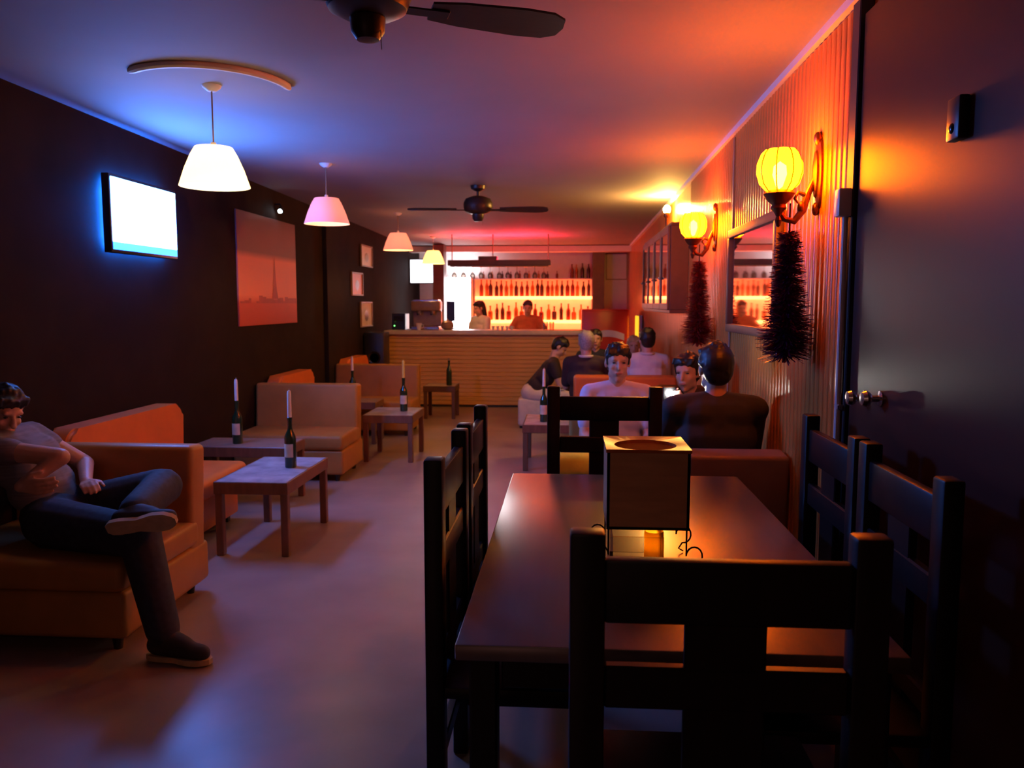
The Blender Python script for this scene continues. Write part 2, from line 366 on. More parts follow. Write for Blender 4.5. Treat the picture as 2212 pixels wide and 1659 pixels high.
def garland(y, m, label, x=-.125, top=1.80, bot=1.28):
    t = thing('tinsel_garland', label, 'garland', (XR, y, 0), 0, 'tinsel garlands under the sconces')
    finish(tube(bmesh.new(), [(x, 0, top+.12), (x, 0, top-.1), (x, .0, bot+.1)], .004, 6), 'cord', 'iron', t)
    rnd = random.Random(int(y*10)); verts = []; faces = []
    for i in range(4200):
        u = rnd.random(); z = top + (bot-top)*u
        R = .050 + .042*min(1, u*1.6) + (.030*math.sqrt(max(0, 1-((u-.84)/.16)**2)) if u > .68 else 0)
        a = rnd.random()*2*PI; ln = R*(.7+.4*rnd.random()); e = rnd.uniform(-.5, .3)
        d = V((math.cos(a), math.sin(a), e)).normalized(); s = V((-d.y, d.x, rnd.uniform(-.6, .6))).normalized()*.0035
        p = V((x, 0, z)); q = p + d*ln
        if q.x > -.012: q.x = -.012
        n = len(verts); verts += [p-s, p+s, q+s*.7, q-s*.7]; faces.append((n, n+1, n+2, n+3))
    me = bpy.data.meshes.new('tinsel'); me.from_pydata(verts, [], faces); me.materials.append(K[m])
    o = bpy.data.objects.new('tinsel', me); C.objects.link(o); o.parent = t; o['kind'] = 'stuff'
    for k in range(3):
        bm = bmesh.new(); ball(bm, (x-.03+.03*k, .01*k, bot-.02*(k == 1)), (.012, .012, .018), 8); finish(bm, 'bauble', 'tinsel_red', t)
    return t
garland(3.56, 'tinsel_purple', 'dark purple fluffy tinsel garland hanging below the nearest sconce')
garland(5.98, 'tinsel_red', 'reddish fluffy tinsel garland hanging below the far sconce', top=1.80, bot=1.22)

t = thing('wall_mirror', 'framed mirror on the right wall between the two amber sconces', 'mirror', (XR-.01, 4.72, 1.64))
finish(bx(-.022, -.016, -.56, .56, -.27, .27), 'mirror_glass', 'mirror', t, smooth=0)
fm = bmesh.new()
for a in (-1, 1):
    bx(-.04, 0, -.62, .62, a*.295-.025, a*.295+.025, .006, 2, fm)
    bx(-.04, 0, a*.59-.03, a*.59+.03, -.27, .27, .006, 2, fm)
finish(fm, 'frame', 'pillar', t)

t = thing('wall_cabinet', 'dark wooden wall cabinet with glass doors under the bright uplight', 'cabinet', (XR, 7.4, 1.41))
finish(bx(-.16, 0, 0, 2.6, 0, .03, .004), 'bottom_panel', 'pillar', t); finish(bx(-.16, 0, 0, 2.6, .78, .81, .004), 'top_panel', 'pillar', t)
for k in (0, 1):
    o = finish(bx(-.16, 0, k*2.57, k*2.57+.03, .03, .78, .003), 'side_panel', 'pillar', t)
finish(bx(-.02, 0, .03, 2.57, .03, .78), 'back_panel', 'pillar', t)
dm = None
for k in range(4):
    if dm is None:
        bm = bmesh.new(); bx(-.02, 0, 0, .06, 0, .75, .003, 1, bm); bx(-.02, 0, .575, .635, 0, .75, .003, 1, bm); bx(-.02, 0, .06, .575, 0, .06, .003, 1, bm); bx(-.02, 0, .06, .575, .69, .75, .003, 1, bm)
        dm = finish(bm, 'cabinet_door', 'pillar', t); d = dm
        pn = finish(bx(-.012, -.008, .06, .575, .06, .69), 'glass_pane', 'mirror', d, smooth=0)
        kn = finish(ball(bmesh.new(), (-.03, .60, .3), .014, 10), 'knob', 'metal', d)
    else:
        d = dm.copy(); C.objects.link(d)
        for g in (pn, kn):
            h = g.copy(); C.objects.link(h); h.parent = d
    d.location = (-.16, .02+.643*k, .03)
t = thing('uplight', 'bright yellow uplight standing on top of the wall cabinet', 'lamp', (XR-.09, 8.35, 2.22))
bm = bmesh.new(); lathe(bm, [(0, 0), (.05, 0), (.05, .012), (.015, .02), (.015, .13), (.028, .14), (.034, .16), (.028, .185), (0, .185)], 20); finish(bm, 'lamp_body', 'bronze', t)
finish(ball(bmesh.new(), (0, 0, .215), (.036, .036, .042), 14), 'bulb', 'uplight', t)
t = thing('glow_strip', 'narrow amber wall strip with its lit look put in as glow, below the end of the cabinet', 'lamp', (XR-.015, 12.2, 0.5))
finish(bx(-.03, 0, -.4, .4, 0, .83, .004), 'housing', 'trim_pale', t); finish(bx(-.045, -.03, -.16, .34, .02, .81, .004), 'glow_panel', 'yellow_glow_strip', t)  # added glow stands in for light falling on the strip

# ------------------------------------------------------------------ left wall things
def make_tv(name, label, loc, rz, wd, ht, scr, back=None):
    t = thing(name, label, 'television', loc, rz)           # faces local -y
    finish(bx(-wd/2-.015, wd/2+.015, -.03, .02, -ht/2-.02, ht/2+.02, .006, 2), 'casing', 'black', t)
    finish(bx(-wd/2, wd/2, -.034, -.031, -ht/2, ht/2), 'screen', scr, t, smooth=0)
    finish(bx(-.12, .12, .02, .05, -.1, .1, .004), 'wall_bracket', 'metal', t)
    if back:
        bm = bmesh.new()
        for a in (-1, 1):
            bx(-wd/2+.03, wd/2-.03, .021, .028, a*(ht/2-.03)-.008, a*(ht/2-.03)+.008, 0, 1, bm)
            bx(a*(wd/2-.03)-.008, a*(wd/2-.03)+.008, .021, .028, -ht/2+.06, ht/2-.06, 0, 1, bm)
        finish(bm, 'added_halo', back, t, smooth=0)  # added strips imitating the lens halo around the screen
    return t
make_tv('television', 'glowing blue-white flat television on the dark left wall', (XL+.05, 5.19, 2.045), PI/2, .80, .435, 'tv_screen', 'tv_halo')
t = thing('wall_poster', 'large orange sunset poster of a tower skyline on the left wall', 'poster', (XL, 7.54, 1.30))
finish(bx(0, .015, -.74, .74, 0, 1.0, .002), 'canvas', 'poster', t)
bm = bmesh.new(); rnd = random.Random(3); yy = -.72
v = [(yy, .2)]
while yy < .72:
    h = rnd.uniform(.20, .27); wd_ = rnd.uniform(.05, .13); v += [(yy, h), (min(.72, yy+wd_), h)]; yy += wd_
pts = [bm.verts.new((.0165, a, b)) for a, b in v] ; base = [bm.verts.new((.0165, .72, .2))]
bm.faces.new(pts + base); finish(bm, 'skyline', 'poster_dark', t, smooth=0)
bm = bmesh.new()                                            # lattice-tower silhouette
tw = [(-.085, .24), (-.05, .32), (-.028, .42), (-.012, .56), (-.004, .66), (.004, .66), (.012, .56), (.028, .42), (.05, .32), (.085, .24)]
bm.faces.new([bm.verts.new((.017, .12+a, b)) for a, b in tw]); finish(bm, 'tower', 'poster_dark', t, smooth=0)
pm = [('white', 10.93, 11.55, 2.0, 2.30, 'pale framed picture, highest of three on the left wall before the bar'),
      ('orange_vinyl', 10.43, 10.99, 1.60, 1.91, 'orange framed picture in the middle of three on the left wall'),
      ('label_paper', 10.87, 11.49, 1.17, 1.52, 'dim framed picture, lowest of three on the left wall before the bar')]
for i, (m, a, b, c, d, lb) in enumerate(pm):
    t = thing('framed_picture', lb, 'picture', (XL, (a+b)/2, c), 0, 'framed pictures on the left wall')
    hw = (b-a)/2; h = d-c; bm = bmesh.new()
    bx(0, .025, -hw, hw, 0, .02, .003, 1, bm); bx(0, .025, -hw, hw, h-.02, h, .003, 1, bm); bx(0, .025, -hw, -hw+.02, .02, h-.02, .003, 1, bm); bx(0, .025, hw-.02, hw, .02, h-.02, .003, 1, bm)
    finish(bm, 'frame', 'brown_trim', t); finish(bx(0, .012, -hw+.02, hw-.02, .02, h-.02), 'print', m, t, smooth=0)
    bm = bmesh.new(); ball(bm, (.013, 0, h*.45), (.002, hw*.35, h*.22), 10); finish(bm, 'motif', 'dark_top', t)
t = thing('spot_lamp', 'tiny cold white spot lamp above the sunset poster', 'lamp', (XL, 7.77, 2.40))
finish(tube(bmesh.new(), [(0, 0, .05), (.05, 0, .05), (.06, 0, .02)], .008, 8), 'stem', 'black', t)
bm = bmesh.new(); lathe(bm, [(0, 0), (.018, 0), (.028, -.05), (.026, -.05), (.016, -.006), (0, -.006)], 14, M.Translation((.06, 0, .02)) @ M.Rotation(-.7, 4, 'X')); finish(bm, 'shade', 'black', t)
finish(ball(bmesh.new(), (.06, -.035, -.02), .02, 12), 'bulb', 'white_led', t)

# ------------------------------------------------------------------ ceiling things
def pendant(x, y, zb, label, shade, bulb, h=.20):
    zc = cz(y); t = thing('pendant_lamp', label, 'lamp', (x, y, zb), 0, 'row of pendant lamps')
    bm = bmesh.new()
    prof = [(.178, 0), (.168, .03), (.148, .09), (.118, .16), (.095, h)]
    lathe(bm, prof, 36); lathe(bm, [(r-.003, z) for r, z in prof], 36)
    lathe(bm, [(.095, h), (0, h)], 36)
    sh = finish(bm, 'lamp_shade', shade, t, smooth=60)
    bm = bmesh.new()
    for k in range(3):
        a = 2*PI*k/3; tube(bm, [(0, 0, h-.005), (.094*math.cos(a), .094*math.sin(a), h-.005)], .0025, 6)
    lathe(bm, [(0, h+.03), (.014, h+.025), (.018, h-.03), (.018, h-.07), (0, h-.07)], 12); finish(bm, 'socket', 'trim_pale', t)
    finish(tube(bmesh.new(), [(0, 0, h+.02), (0, 0, zc-zb-.02)], .004, 6), 'cord', 'brown_trim', t)
    bm = bmesh.new(); lathe(bm, [(0, zc-zb-.03), (.02, zc-zb-.03), (.045, zc-zb-.012), (.05, zc-zb), (0, zc-zb)], 16); finish(bm, 'ceiling_rose', 'white', t)
    bm = bmesh.new(); lathe(bm, [(0, .045), (.026, .055), (.034, .08), (.025, .115), (.014, .13), (0, .13)], 14); finish(bm, 'bulb', bulb, t)
    return t
pendant(-1.855, 4.19, 2.105, 'brightest cream pendant lamp, nearest of the row, beside the television', 'lampshade_lit', 'bulb_white')
pendant(-1.93, 6.4, 2.125, 'pale pink pendant lamp, second of the row, right of the sunset poster', 'lampshade_pink', 'bulb_warm')
pendant(-2.04, 9.6, 2.125, 'small dull pink pendant lamp, third of the row', 'lampshade_pink', 'bulb_dim')
pendant(-2.13, 12.6, 2.11, 'cream glowing pendant lamp hanging over the bar counter', 'lampshade_cream', 'bulb_dim')
# cream arc shaped like the first lamp's ring of light on the ceiling
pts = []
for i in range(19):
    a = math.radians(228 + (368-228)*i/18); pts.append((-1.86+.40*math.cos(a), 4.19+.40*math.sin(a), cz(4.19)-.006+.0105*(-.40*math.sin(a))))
tag(finish(tube(bmesh.new(), pts, [.012]+[.022]*17+[.012], 10), 'ceiling_light_arc', 'light_arc'), 'curved cream arc of painted lamp light on the ceiling around the nearest pendant lamp', 'arc')

def fan(x, y, label, ang, s=1.0):
    zc = cz(y); t = thing('ceiling_fan', label, 'fan', (x, y, zc), 0, 'ceiling fans')
    bm = bmesh.new(); lathe(bm, [(0, 0), (.07, 0), (.065, -.03), (.03, -.05), (.014, -.055), (.014, -.10), (0, -.10)], 20); finish(bm, 'ceiling_mount', 'fan', t)
    bm = bmesh.new(); lathe(bm, [(0, -.09), (.05, -.095), (.115, -.12), (.135, -.16), (.135, -.20), (.12, -.235), (.08, -.255), (0, -.26)], 28); finish(bm, 'motor_housing', 'fan', t)
    bm = bmesh.new(); lathe(bm, [(0, -.255), (.055, -.26), (.052, -.30), (.035, -.325), (0, -.33)], 20); finish(bm, 'switch_housing', 'fan', t)
    finish(tube(bmesh.new(), [(.045, -.02, -.30), (.047, -.02, -.36)], .0015, 5), 'pull_chain', 'metal', t)
    bm = bmesh.new()
    out = [(.20, -.045), (.30, -.062), (.50, -.075), (.60, -.07), (.645, -.045), (.655, 0), (.645, .045), (.60, .07), (.50, .075), (.30, .062), (.20, .045)]
    for dz, rev in ((.004, 0), (-.004, 1)):
        f = [bm.verts.new((a, b, dz)) for a, b in out]; bm.faces.new(f if not rev else list(reversed(f)))
    bm.verts.ensure_lookup_table(); n = len(out)
    for i in range(n): bm.faces.new((bm.verts[i], bm.verts[n+i], bm.verts[n+(i+1) % n], bm.verts[(i+1) % n]))
    b0 = finish(bm, 'blade', 'blade', t)
    bm = bmesh.new(); bx(.10, .26, -.02, .02, -.010, -.004, .002, 1, bm); i0 = finish(bm, 'blade_iron', 'fan', b0)
    for k in range(2):
        if k == 0: b = b0
        else:
            b = b0.copy(); C.objects.link(b); j = i0.copy(); C.objects.link(j); j.parent = b
        b.location = (0, 0, -.215); b.rotation_euler = (math.radians(-13), 0, math.radians(ang + 180*k))
    return t
fan(-0.63, 2.56, 'dark ceiling fan cut off by the top edge, nearest to the camera', 24)
fan(-0.86, 7.6, 'small distant dark ceiling fan in the middle of the room', 6)

# ------------------------------------------------------------------ bar area
t = thing('bar_counter', 'long bar counter with a bamboo slat front and pale worktop', 'counter', (0, 11.62, 0))
finish(bx(-2.62, .15, .03, .55, 0.0, 1.05, .004), 'carcass', 'dark_top', t)
sl = None
for k in range(17):                                         # horizontal slats on the front
    if sl is None: sl = finish(bx(-2.63, .16, 0, .03, 0, .058, .006), 'slat', 'bamboo', t); s = sl
    else: s = sl.copy(); C.objects.link(s)
    s.location = (0, 0, .03+.06*k)
finish(bx(-2.68, .19, -.08, .62, 1.05, 1.11, .008, 2), 'worktop', 'counter', t)
finish(bx(-2.62, .15, .01, .03, 0, .03), 'plinth', 'foot', t)
# glass rack over the bar
t = thing('glass_rack', 'dark hanging glass rack above the bar with a red light strip on top', 'rack', (-1.07, 12.3, 2.06))
finish(bx(-.77, .77, -.14, .14, 0, .085, .005), 'shelf_board', 'pillar', t)
finish(bx(-.31, -.03, -.12, .10, .085, .14, .005), 'control_box', 'pillar', t)
for xx in (-.72, -.1, .735):
    finish(tube(bmesh.new(), [(xx, 0, .08), (xx, 0, cz(12.3)-2.06)], .008, 8), 'rod', 'brown_trim', t)
finish(bx(-.7, .7, .105, .13, .086, .091), 'led_strip', 'red_led', t, smooth=0)
for k in range(5):
    o = finish(bx(-.74, .74, -.11+.05*k, -.10+.05*k, -.012, 0, .002), 'runner', 'brown_trim', t)
gm = bmesh.new(); lathe(gm, [(.034, 0), (.034, .003), (.005, .008), (.004, .07), (.018, .085), (.036, .115), (.038, .145), (.032, .175), (.030, .175), (.035, .145), (.032, .115), (0, .09)], 16, M.Rotation(PI, 4, 'X'))
g0 = None; rnd = random.Random(5)
for k in range(11):
    if g0 is None: g0 = finish(gm, 'wine_glass', 'glass'); g = g0
    else: g = g0.copy(); C.objects.link(g)
    g.location = (-1.75+.135*k, 12.27+.03*((k*7) % 3-1), 2.046)
    tag(g, ORD[k]+' upside-down wine glass from the left on the dark hanging rack', 'glass', 'wine glasses on the hanging rack')
# back shelves
t = thing('back_shelf_unit', 'glowing back-bar shelf unit with amber lit boards on the rear wall', 'shelf', (0, 15.3, 0))
finish(bx(-1.76, .40, -.30, 0, 1.935, 1.955, .002), 'shelf_board', 'pale_wall', t)
for z in (1.585, 1.145):
    finish(bx(-1.76, .40, -.30, 0, z-.012, z+.042, .003), 'lit_shelf', 'shelf_glow', t)
finish(bx(-1.76, .40, -.34, 0, .80, .84, .003), 'lower_board', 'pale_wall', t)
for x in (-1.78, .385): finish(bx(x, x+.02, -.30, 0, .0, 1.96, .002), 'upright', 'pale_wall', t)
profs = [[(0, 0), (.036, 0), (.037, .01), (.037, .17), (.030, .195), (.014, .225), (.013, .285), (.016, .288), (.016, .30), (0, .30)],
         [(0, 0), (.042, 0), (.043, .01), (.043, .13), (.036, .155), (.015, .17), (.014, .225), (.018, .228), (.018, .25), (0, .25)],
         [(0, 0), (.033, 0), (.034, .01), (.030, .10), (.034, .18), (.020, .22), (.012, .24), (.012, .29), (.015, .30), (0, .305)]]
BM = []
for i, p in enumerate(profs):
    row = []
    for mm in ('liquor', 'liquor2', 'liquor3'):
        me_o = finish(lathe(bmesh.new(), p, 14), 'bottle', mm); row.append(me_o.data); bpy.data.objects.remove(me_o)
    BM.append(row)
def row(n, x0, x1, z, label, group, sel, yy=15.12, sc=1.0):
    for k in range(n):
        o = bpy.data.objects.new('bottle', BM[sel[k % len(sel)]][(k*5+k//3) % 3]); C.objects.link(o)
        o.location = (x0+(x1-x0)*k/(n-1)+rnd.uniform(-.012, .012), yy+rnd.uniform(-.03, .03), z); o.scale = (sc, sc, sc*rnd.uniform(.9, 1.05))
        tag(o, label % ORD[k], 'bottle', group)
row(22, -1.66, .33, 1.628, '%s backlit bottle from the left on the upper glowing shelf', 'bottles on the upper glowing shelf', (0, 2, 0, 0, 2))
row(17, -1.62, .32, 1.188, '%s backlit bottle from the left on the lower glowing shelf', 'bottles on the lower glowing shelf', (0, 1, 2, 0, 1), sc=1.05)
row(4, .02, .32, 1.956, '%s tall bottle from the left at the right end of the top back shelf', 'bottles on the top back shelf', (0, 2), sc=.9)
row(9, -1.62, -.25, 1.956, '%s low round bottle from the left on the top back shelf', 'round bottles on the top back shelf', (1,), sc=.55)
# lit fridge
t = thing('display_fridge', 'tall white display fridge glowing bright white behind the bar', 'fridge', (-2.03, 15.25, 0))
finish(bx(-.235, .235, -.04, 0, 0, 1.97, .004), 'back_panel', 'white', t)
for s in (-1, 1): finish(bx(s*.225-.012, s*.225+.012, -.5, -.04, 0, 1.97, .004), 'side_panel', 'white', t)
finish(bx(-.213, .213, -.5, -.04, 1.90, 1.97, .004), 'header', 'fridge_glow', t); finish(bx(-.213, .213, -.5, -.04, 0, .2, .004), 'base', 'white', t)
finish(bx(-.21, .21, -.06, -.045, .22, 1.88), 'lit_interior', 'fridge_glow', t, smooth=0)
for k in range(4): finish(bx(-.21, .21, -.45, -.07, .5+.36*k, .51+.36*k), 'wire_shelf', 'white', t)
finish(tube(bmesh.new(), [(.19, -.52, .8), (.19, -.54, .85), (.19, -.54, 1.25), (.19, -.52, 1.3)], .01, 8), 'handle', 'metal', t)
make_tv('television', 'white glowing screen high in the left corner behind the bar', (-2.60, 14.3, 2.06), 0, .44, .40, 'screen2')
t = thing('wall_board', 'pale square notice board high on the back wall by the right corner', 'board', (.845, 15.3, 1.95))
finish(bx(-.17, .19, -.03, 0, 0, .46, .004), 'panel', 'pale_wall', t); finish(bx(-.19, .20, -.022, 0, -.02, .48, .003), 'backing', 'brown_trim', t)
# red cooler
t = thing('drinks_cooler', 'red drinks cooler with a white swoosh standing at the right end of the bar', 'cooler', (.52, 12.6, 0))
finish(bx(-.35, .36, -.32, .3, .05, 1.41, .02, 2), 'body', 'red', t)
dd = finish(bx(-.33, .34, -.36, -.32, .15, 1.38, .012, 2), 'cooler_door', 'red', t)
finish(bx(-.31, -.28, -.385, -.36, .6, 1.0, .005), 'handle', 'metal', dd)
bm = bmesh.new(); up = [(x_, .93+.12*math.sin((x_+.33)*4.2)) for x_ in [-.25+.06*i for i in range(10)]]
f = [bm.verts.new((a, -.362, b+.05)) for a, b in up] + [bm.verts.new((a, -.362, b-.05)) for a, b in reversed(up)]; bm.faces.new(f); finish(bm, 'white_swoosh', 'white', dd, smooth=0)
for a in (-.28, .28): finish(bx(a-.03, a+.03, -.3, .27, 0, .05), 'foot', 'foot', t)
# counter clutter
t = thing('coffee_machine', 'dark coffee machine on the left part of the bar counter', 'machine', (-2.14, 12.0, 1.11))
finish(bx(-.21, .21, -.10, .20, .28, .42, .015, 2), 'head', 'dark_top', t); finish(bx(-.21, .21, .06, .20, .05, .28, .01), 'rear_body', 'dark_top', t)
finish(bx(-.21, .21, -.14, .20, 0, .05, .008), 'drip_tray', 'metal', t)
for a in (-.1, .1):
    bm = bmesh.new(); lathe(bm, [(0, .22), (.035, .22), (.04, .28), (0, .28)], 14, M.Translation((a, -.03, 0))); gh = finish(bm, 'group_head', 'metal', t)
    finish(tube(bmesh.new(), [(a, -.06, .235), (a, -.17, .225)], .012, 8), 'handle', 'black', gh)
bm = bmesh.new(); bx(-.19, .19, -.06, .18, .42, .44, .004, 1, bm); finish(bm, 'cup_rail', 'metal', t)
def cup(x, y, z, label, m='white', s=1.0, name='cup', group=None):
    bm = bmesh.new(); lathe(bm, [(0, 0), (.022*s, 0), (.034*s, .075*s), (.036*s, .08*s), (.033*s, .08*s), (.021*s, .006), (0, .006)], 16)
    tube(bm, [(.032*s, 0, .065*s), (.052*s, 0, .06*s), (.052*s, 0, .03*s), (.027*s, 0, .02*s)], .005*s, 6)
    return tag(finish(bm, name, m, None, (x, y, z)), label, 'cup', group)
cup(-2.20, 11.72, 1.11, 'white cup on the counter in front of the coffee machine', s=1.25)
for k in range(5): cup(-1.13+.068*k, 11.9, 1.11, ORD[k]+' small white cup from the left in the row on the bar counter', s=.72, group='row of small cups on the bar')
for k, lb in enumerate(('clear tumbler on the counter right of the bartender, left of two', 'clear tumbler on the counter right of the bartender, right of two')):
    bm = bmesh.new(); lathe(bm, [(0, 0), (.03, 0), (.036, .12), (.034, .12), (.028, .01), (0, .01)], 16)
    tag(finish(bm, 'tumbler', 'glass', None, (-.36+.09*k, 11.9, 1.11)), lb, 'glass')
t = thing('serving_bowl', 'dark round lidded bowl on the counter in front of the white fridge', 'bowl', (-1.80, 11.85, 1.11))
bm = bmesh.new(); lathe(bm, [(0, 0), (.05, 0), (.09, .03), (.10, .07), (.095, .07), (0, .02)], 20); finish(bm, 'bowl_body', 'dark_top', t)
bm = bmesh.new(); lathe(bm, [(.098, .07), (.085, .11), (.04, .135), (0, .14)], 20); finish(bm, 'lid', 'dark_top', t)
finish(ball(bmesh.new(), (0, 0, .15), .014, 10), 'knob', 'metal', t)
t = thing('sound_mixer', 'black audio box with a tiny green light at the left end of the bar', 'stereo', (-2.52, 11.95, 1.11))
finish(bx(-.10, .10, -.15, .15, 0, .24, .008), 'casing', 'black', t); finish(ball(bmesh.new(), (-.06, -.152, .06), .008, 8), 'power_light', 'green_led', t)
finish(bx(-.07, .07, -.156, -.15, .12, .2, .003), 'display', 'eye', t)
t = thing('till_screen', 'slim dark till screen on the counter beside the white fridge', 'screen', (-1.80, 12.2, 1.11))
finish(bx(-.06, .06, -.01, .02, .12, .42, .006), 'screen', 'black', t); finish(tube(bmesh.new(), [(0, .02, .18), (0, .07, .1), (0, .07, 0)], .015, 8), 'stand', 'black', t)
bm = bmesh.new(); lathe(bm, [(0, 0), (.07, 0), (.065, .012), (0, .014)], 16, M.Translation((0, .07, 0))); finish(bm, 'base', 'black', t)
t = thing('speaker_cabinet', 'black speaker cabinet on the floor at the left end of the bar', 'speaker', (-2.69, 11.15, 0))
finish(bx(-.14, .14, -.17, .17, 0, 1.1, .012, 2), 'casing', 'black', t)
for z, r in ((.35, .11), (.75, .09)):
    bm = bmesh.new(); lathe(bm, [(0, -.01), (r*.3, -.012), (r*.85, .004), (r, .008), (r, 0), (0, 0)], 20, M.Translation((0, -.17, z)) @ M.Rotation(PI/2, 4, 'X')); finish(bm, 'driver', 'eye', t)

# ------------------------------------------------------------------ dark dining set in front
def make_chair(label, loc, rz):
    t = thing('dining_chair', label, 'chair', loc, rz, 'black wooden dining chairs')    # back at y=0, faces +y
    W = .56
    for s in (-1, 1):
        bm = bmesh.new(); box(bm, (s*(W/2-.032), 0, .547), (.064, .05, 1.094), .007, 2); finish(bm, 'post', 'black_wood', t)
        bm = bmesh.new(); box(bm, (s*(W/2-.03), .42, .22), (.05, .05, .44), .005); finish(bm, 'leg', 'black_wood', t)
        bm = bmesh.new(); box(bm, (s*(W/2-.03), .21, .18), (.026, .38, .04), .004); finish(bm, 'side_stretcher', 'black_wood', t)
    L = W-.126
    bm = bmesh.new(); box(bm, (0, 0, .985), (L, .03, .118), .006, 2); finish(bm, 'top_rail', 'black_wood', t)
    bm = bmesh.new(); box(bm, (0, 0, .806), (L, .028, .080), .005); finish(bm, 'middle_rail', 'black_wood', t)
    bm = bmesh.new(); box(bm, (0, 0, .70), (.145, .022, .46), .004); finish(bm, 'splat', 'black_wood', t)
    bm = bmesh.new(); box(bm, (0, 0, .52), (L, .028, .06), .005); finish(bm, 'lower_rail', 'black_wood', t)
    bm = bmesh.new(); box(bm, (0, .225, .455), (W-.02, .47, .035), .01, 2); finish(bm, 'seat', 'black_wood', t)
    bm = bmesh.new(); box(bm, (0, .42, .40), (W-.1, .024, .06), .004); finish(bm, 'front_apron', 'black_wood', t)
    bm = bmesh.new(); box(bm, (0, 0, .25), (L, .026, .05), .004); finish(bm, 'rear_stretcher', 'black_wood', t)
    return t
ch = make_chair('black wooden chair nearest the camera, back towards us, at the head of the table', (.282, 1.43, 0), 0)
dup(ch, (.17, 3.97, 0), PI, 'black wooden chair beyond the far end of the table, facing us')
dup(ch, (-.355, 2.335, 0), -PI/2, 'black wooden chair on the aisle side of the table, nearer of the two')
dup(ch, (-.355, 2.955, 0), -PI/2, 'black wooden chair on the aisle side of the table, further of the two')
dup(ch, (.885, 2.77, 0), PI/2, 'black wooden chair between the table and right wall, beside the conduit')
dup(ch, (.885, 2.175, 0), PI/2, 'black wooden chair between the table and the dark door, barely visible')
t = thing('dining_table', 'long glossy dark wooden table reflecting the amber sconces', 'table', (.24, 2.62, 0))
TW, TL = .49, .91
finish(bx(-TW, TW, -TL, TL, .712, .75, .005, 2), 'table_top', 'table_wood', t)
for s in (-1, 1):
    finish(bx(s*(TW-.06)-.012, s*(TW-.06)+.012, -TL+.1, TL-.1, .63, .712, .003), 'apron', 'black_wood', t)
    finish(bx(-TW+.1, TW-.1, s*(TL-.06)-.012, s*(TL-.06)+.012, .63, .712, .003), 'end_apron', 'black_wood', t)
    for s2 in (-1, 1): finish(bx(s*(TW-.06)-.032, s*(TW-.06)+.032, s2*(TL-.06)-.032, s2*(TL-.06)+.032, 0, .712, .005), 'leg', 'black_wood', t)
# square lantern on an iron stand
t = thing('table_lantern', 'square orange-brown lantern shade on a curled iron stand on the dark table', 'lantern', (.217, 2.315, .75))
hw = .113; bm = bmesh.new()
for a in (0, PI/2, PI, -PI/2):
    b2 = bmesh.new(); bx(-hw, hw, -hw, -hw+.008, .135, .345, .0, 1, b2); merge(bm, b2, M.Rotation(a, 4, 'Z'))
finish(bm, 'shade_panels', 'paper_lantern', t, smooth=0)
bm = bmesh.new(); n = 32; ring = []; sq = []                # top rim with a round opening
for i in range(n):
    a = 2*PI*i/n; c, s = math.cos(a), math.sin(a); k_ = (hw+.003)/max(abs(c), abs(s))
    sq.append((c*k_, s*k_)); ring.append((c*.088, s*.088))
vv = [[bm.verts.new((x_, y_, z_)) for x_, y_ in L_] for L_, z_ in ((sq, .352), (ring, .346), (ring, .336), (sq, .343))]
for A, B in ((0, 1), (1, 2), (2, 3), (3, 0)):
    for i in range(n): bm.faces.new((vv[A][i], vv[A][(i+1) % n], vv[B][(i+1) % n], vv[B][i]))
finish(bm, 'top_rim', 'lantern_top', t, smooth=0)
bm = bmesh.new()
for q in (-1, 1):
    bx(-hw, hw, q*(hw-.004)-.004, q*(hw-.004)+.004, .128, .136, 0, 1, bm); bx(q*(hw-.004)-.004, q*(hw-.004)+.004, -hw+.008, hw-.008, .128, .136, 0, 1, bm)
finish(bm, 'stand_ring', 'iron', t, smooth=0)
for s in (-1, 1):
    for s2 in (-1, 1):
        px_, py_ = s*(hw-.006), s2*(hw-.006); q = [(px_, py_, .135), (px_, py_, .075)]
        for i in range(13):
            a = -PI/2*0 + PI*1.0 - i*(1.55*PI)/12; q.append((px_+s*(.022+.022*math.cos(a)), py_, .055+.026*math.sin(a)))
        q += [(px_+s*.008, py_, .012), (px_+s*.022, py_, .004)]
        finish(tube(bmesh.new(), q, .0026, 6), 'foot', 'iron', t)
t = thing('candle_glass', 'square clear glass candle holder under the lantern on the dark table', 'candle holder', (.19, 2.30, .75))
bm = bmesh.new(); o_, i_ = .075, .066
for s in (-1, 1):
    bx(s*o_-(.009 if s > 0 else 0), s*o_+(.009 if s < 0 else 0), -o_, o_, .012, .10, 0, 1, bm); bx(-i_, i_, s*o_-(.009 if s > 0 else 0), s*o_+(.009 if s < 0 else 0), .012, .10, 0, 1, bm)
bx(-o_, o_, -o_, o_, 0, .012, 0, 1, bm); finish(bm, 'glass_walls', 'glass', t, smooth=0)
t = thing('candle', 'short lit yellow candle inside the square glass under the lantern', 'candle', (.245, 2.30, .7625))
finish(lathe(bmesh.new(), [(0, 0), (.027, 0), (.028, .004), (.028, .084), (.0255, .086), (.0245, .07), (.0235, .03), (0, .026)], 20), 'wax', 'wax_lit', t)
finish(tube(bmesh.new(), [(0, 0, .026), (.001, 0, .040)], .0012, 5), 'wick', 'iron', t)
finish(lathe(bmesh.new(), [(0, .036), (.005, .043), (.0045, .054), (0, .072)], 10), 'flame', 'flame', t)

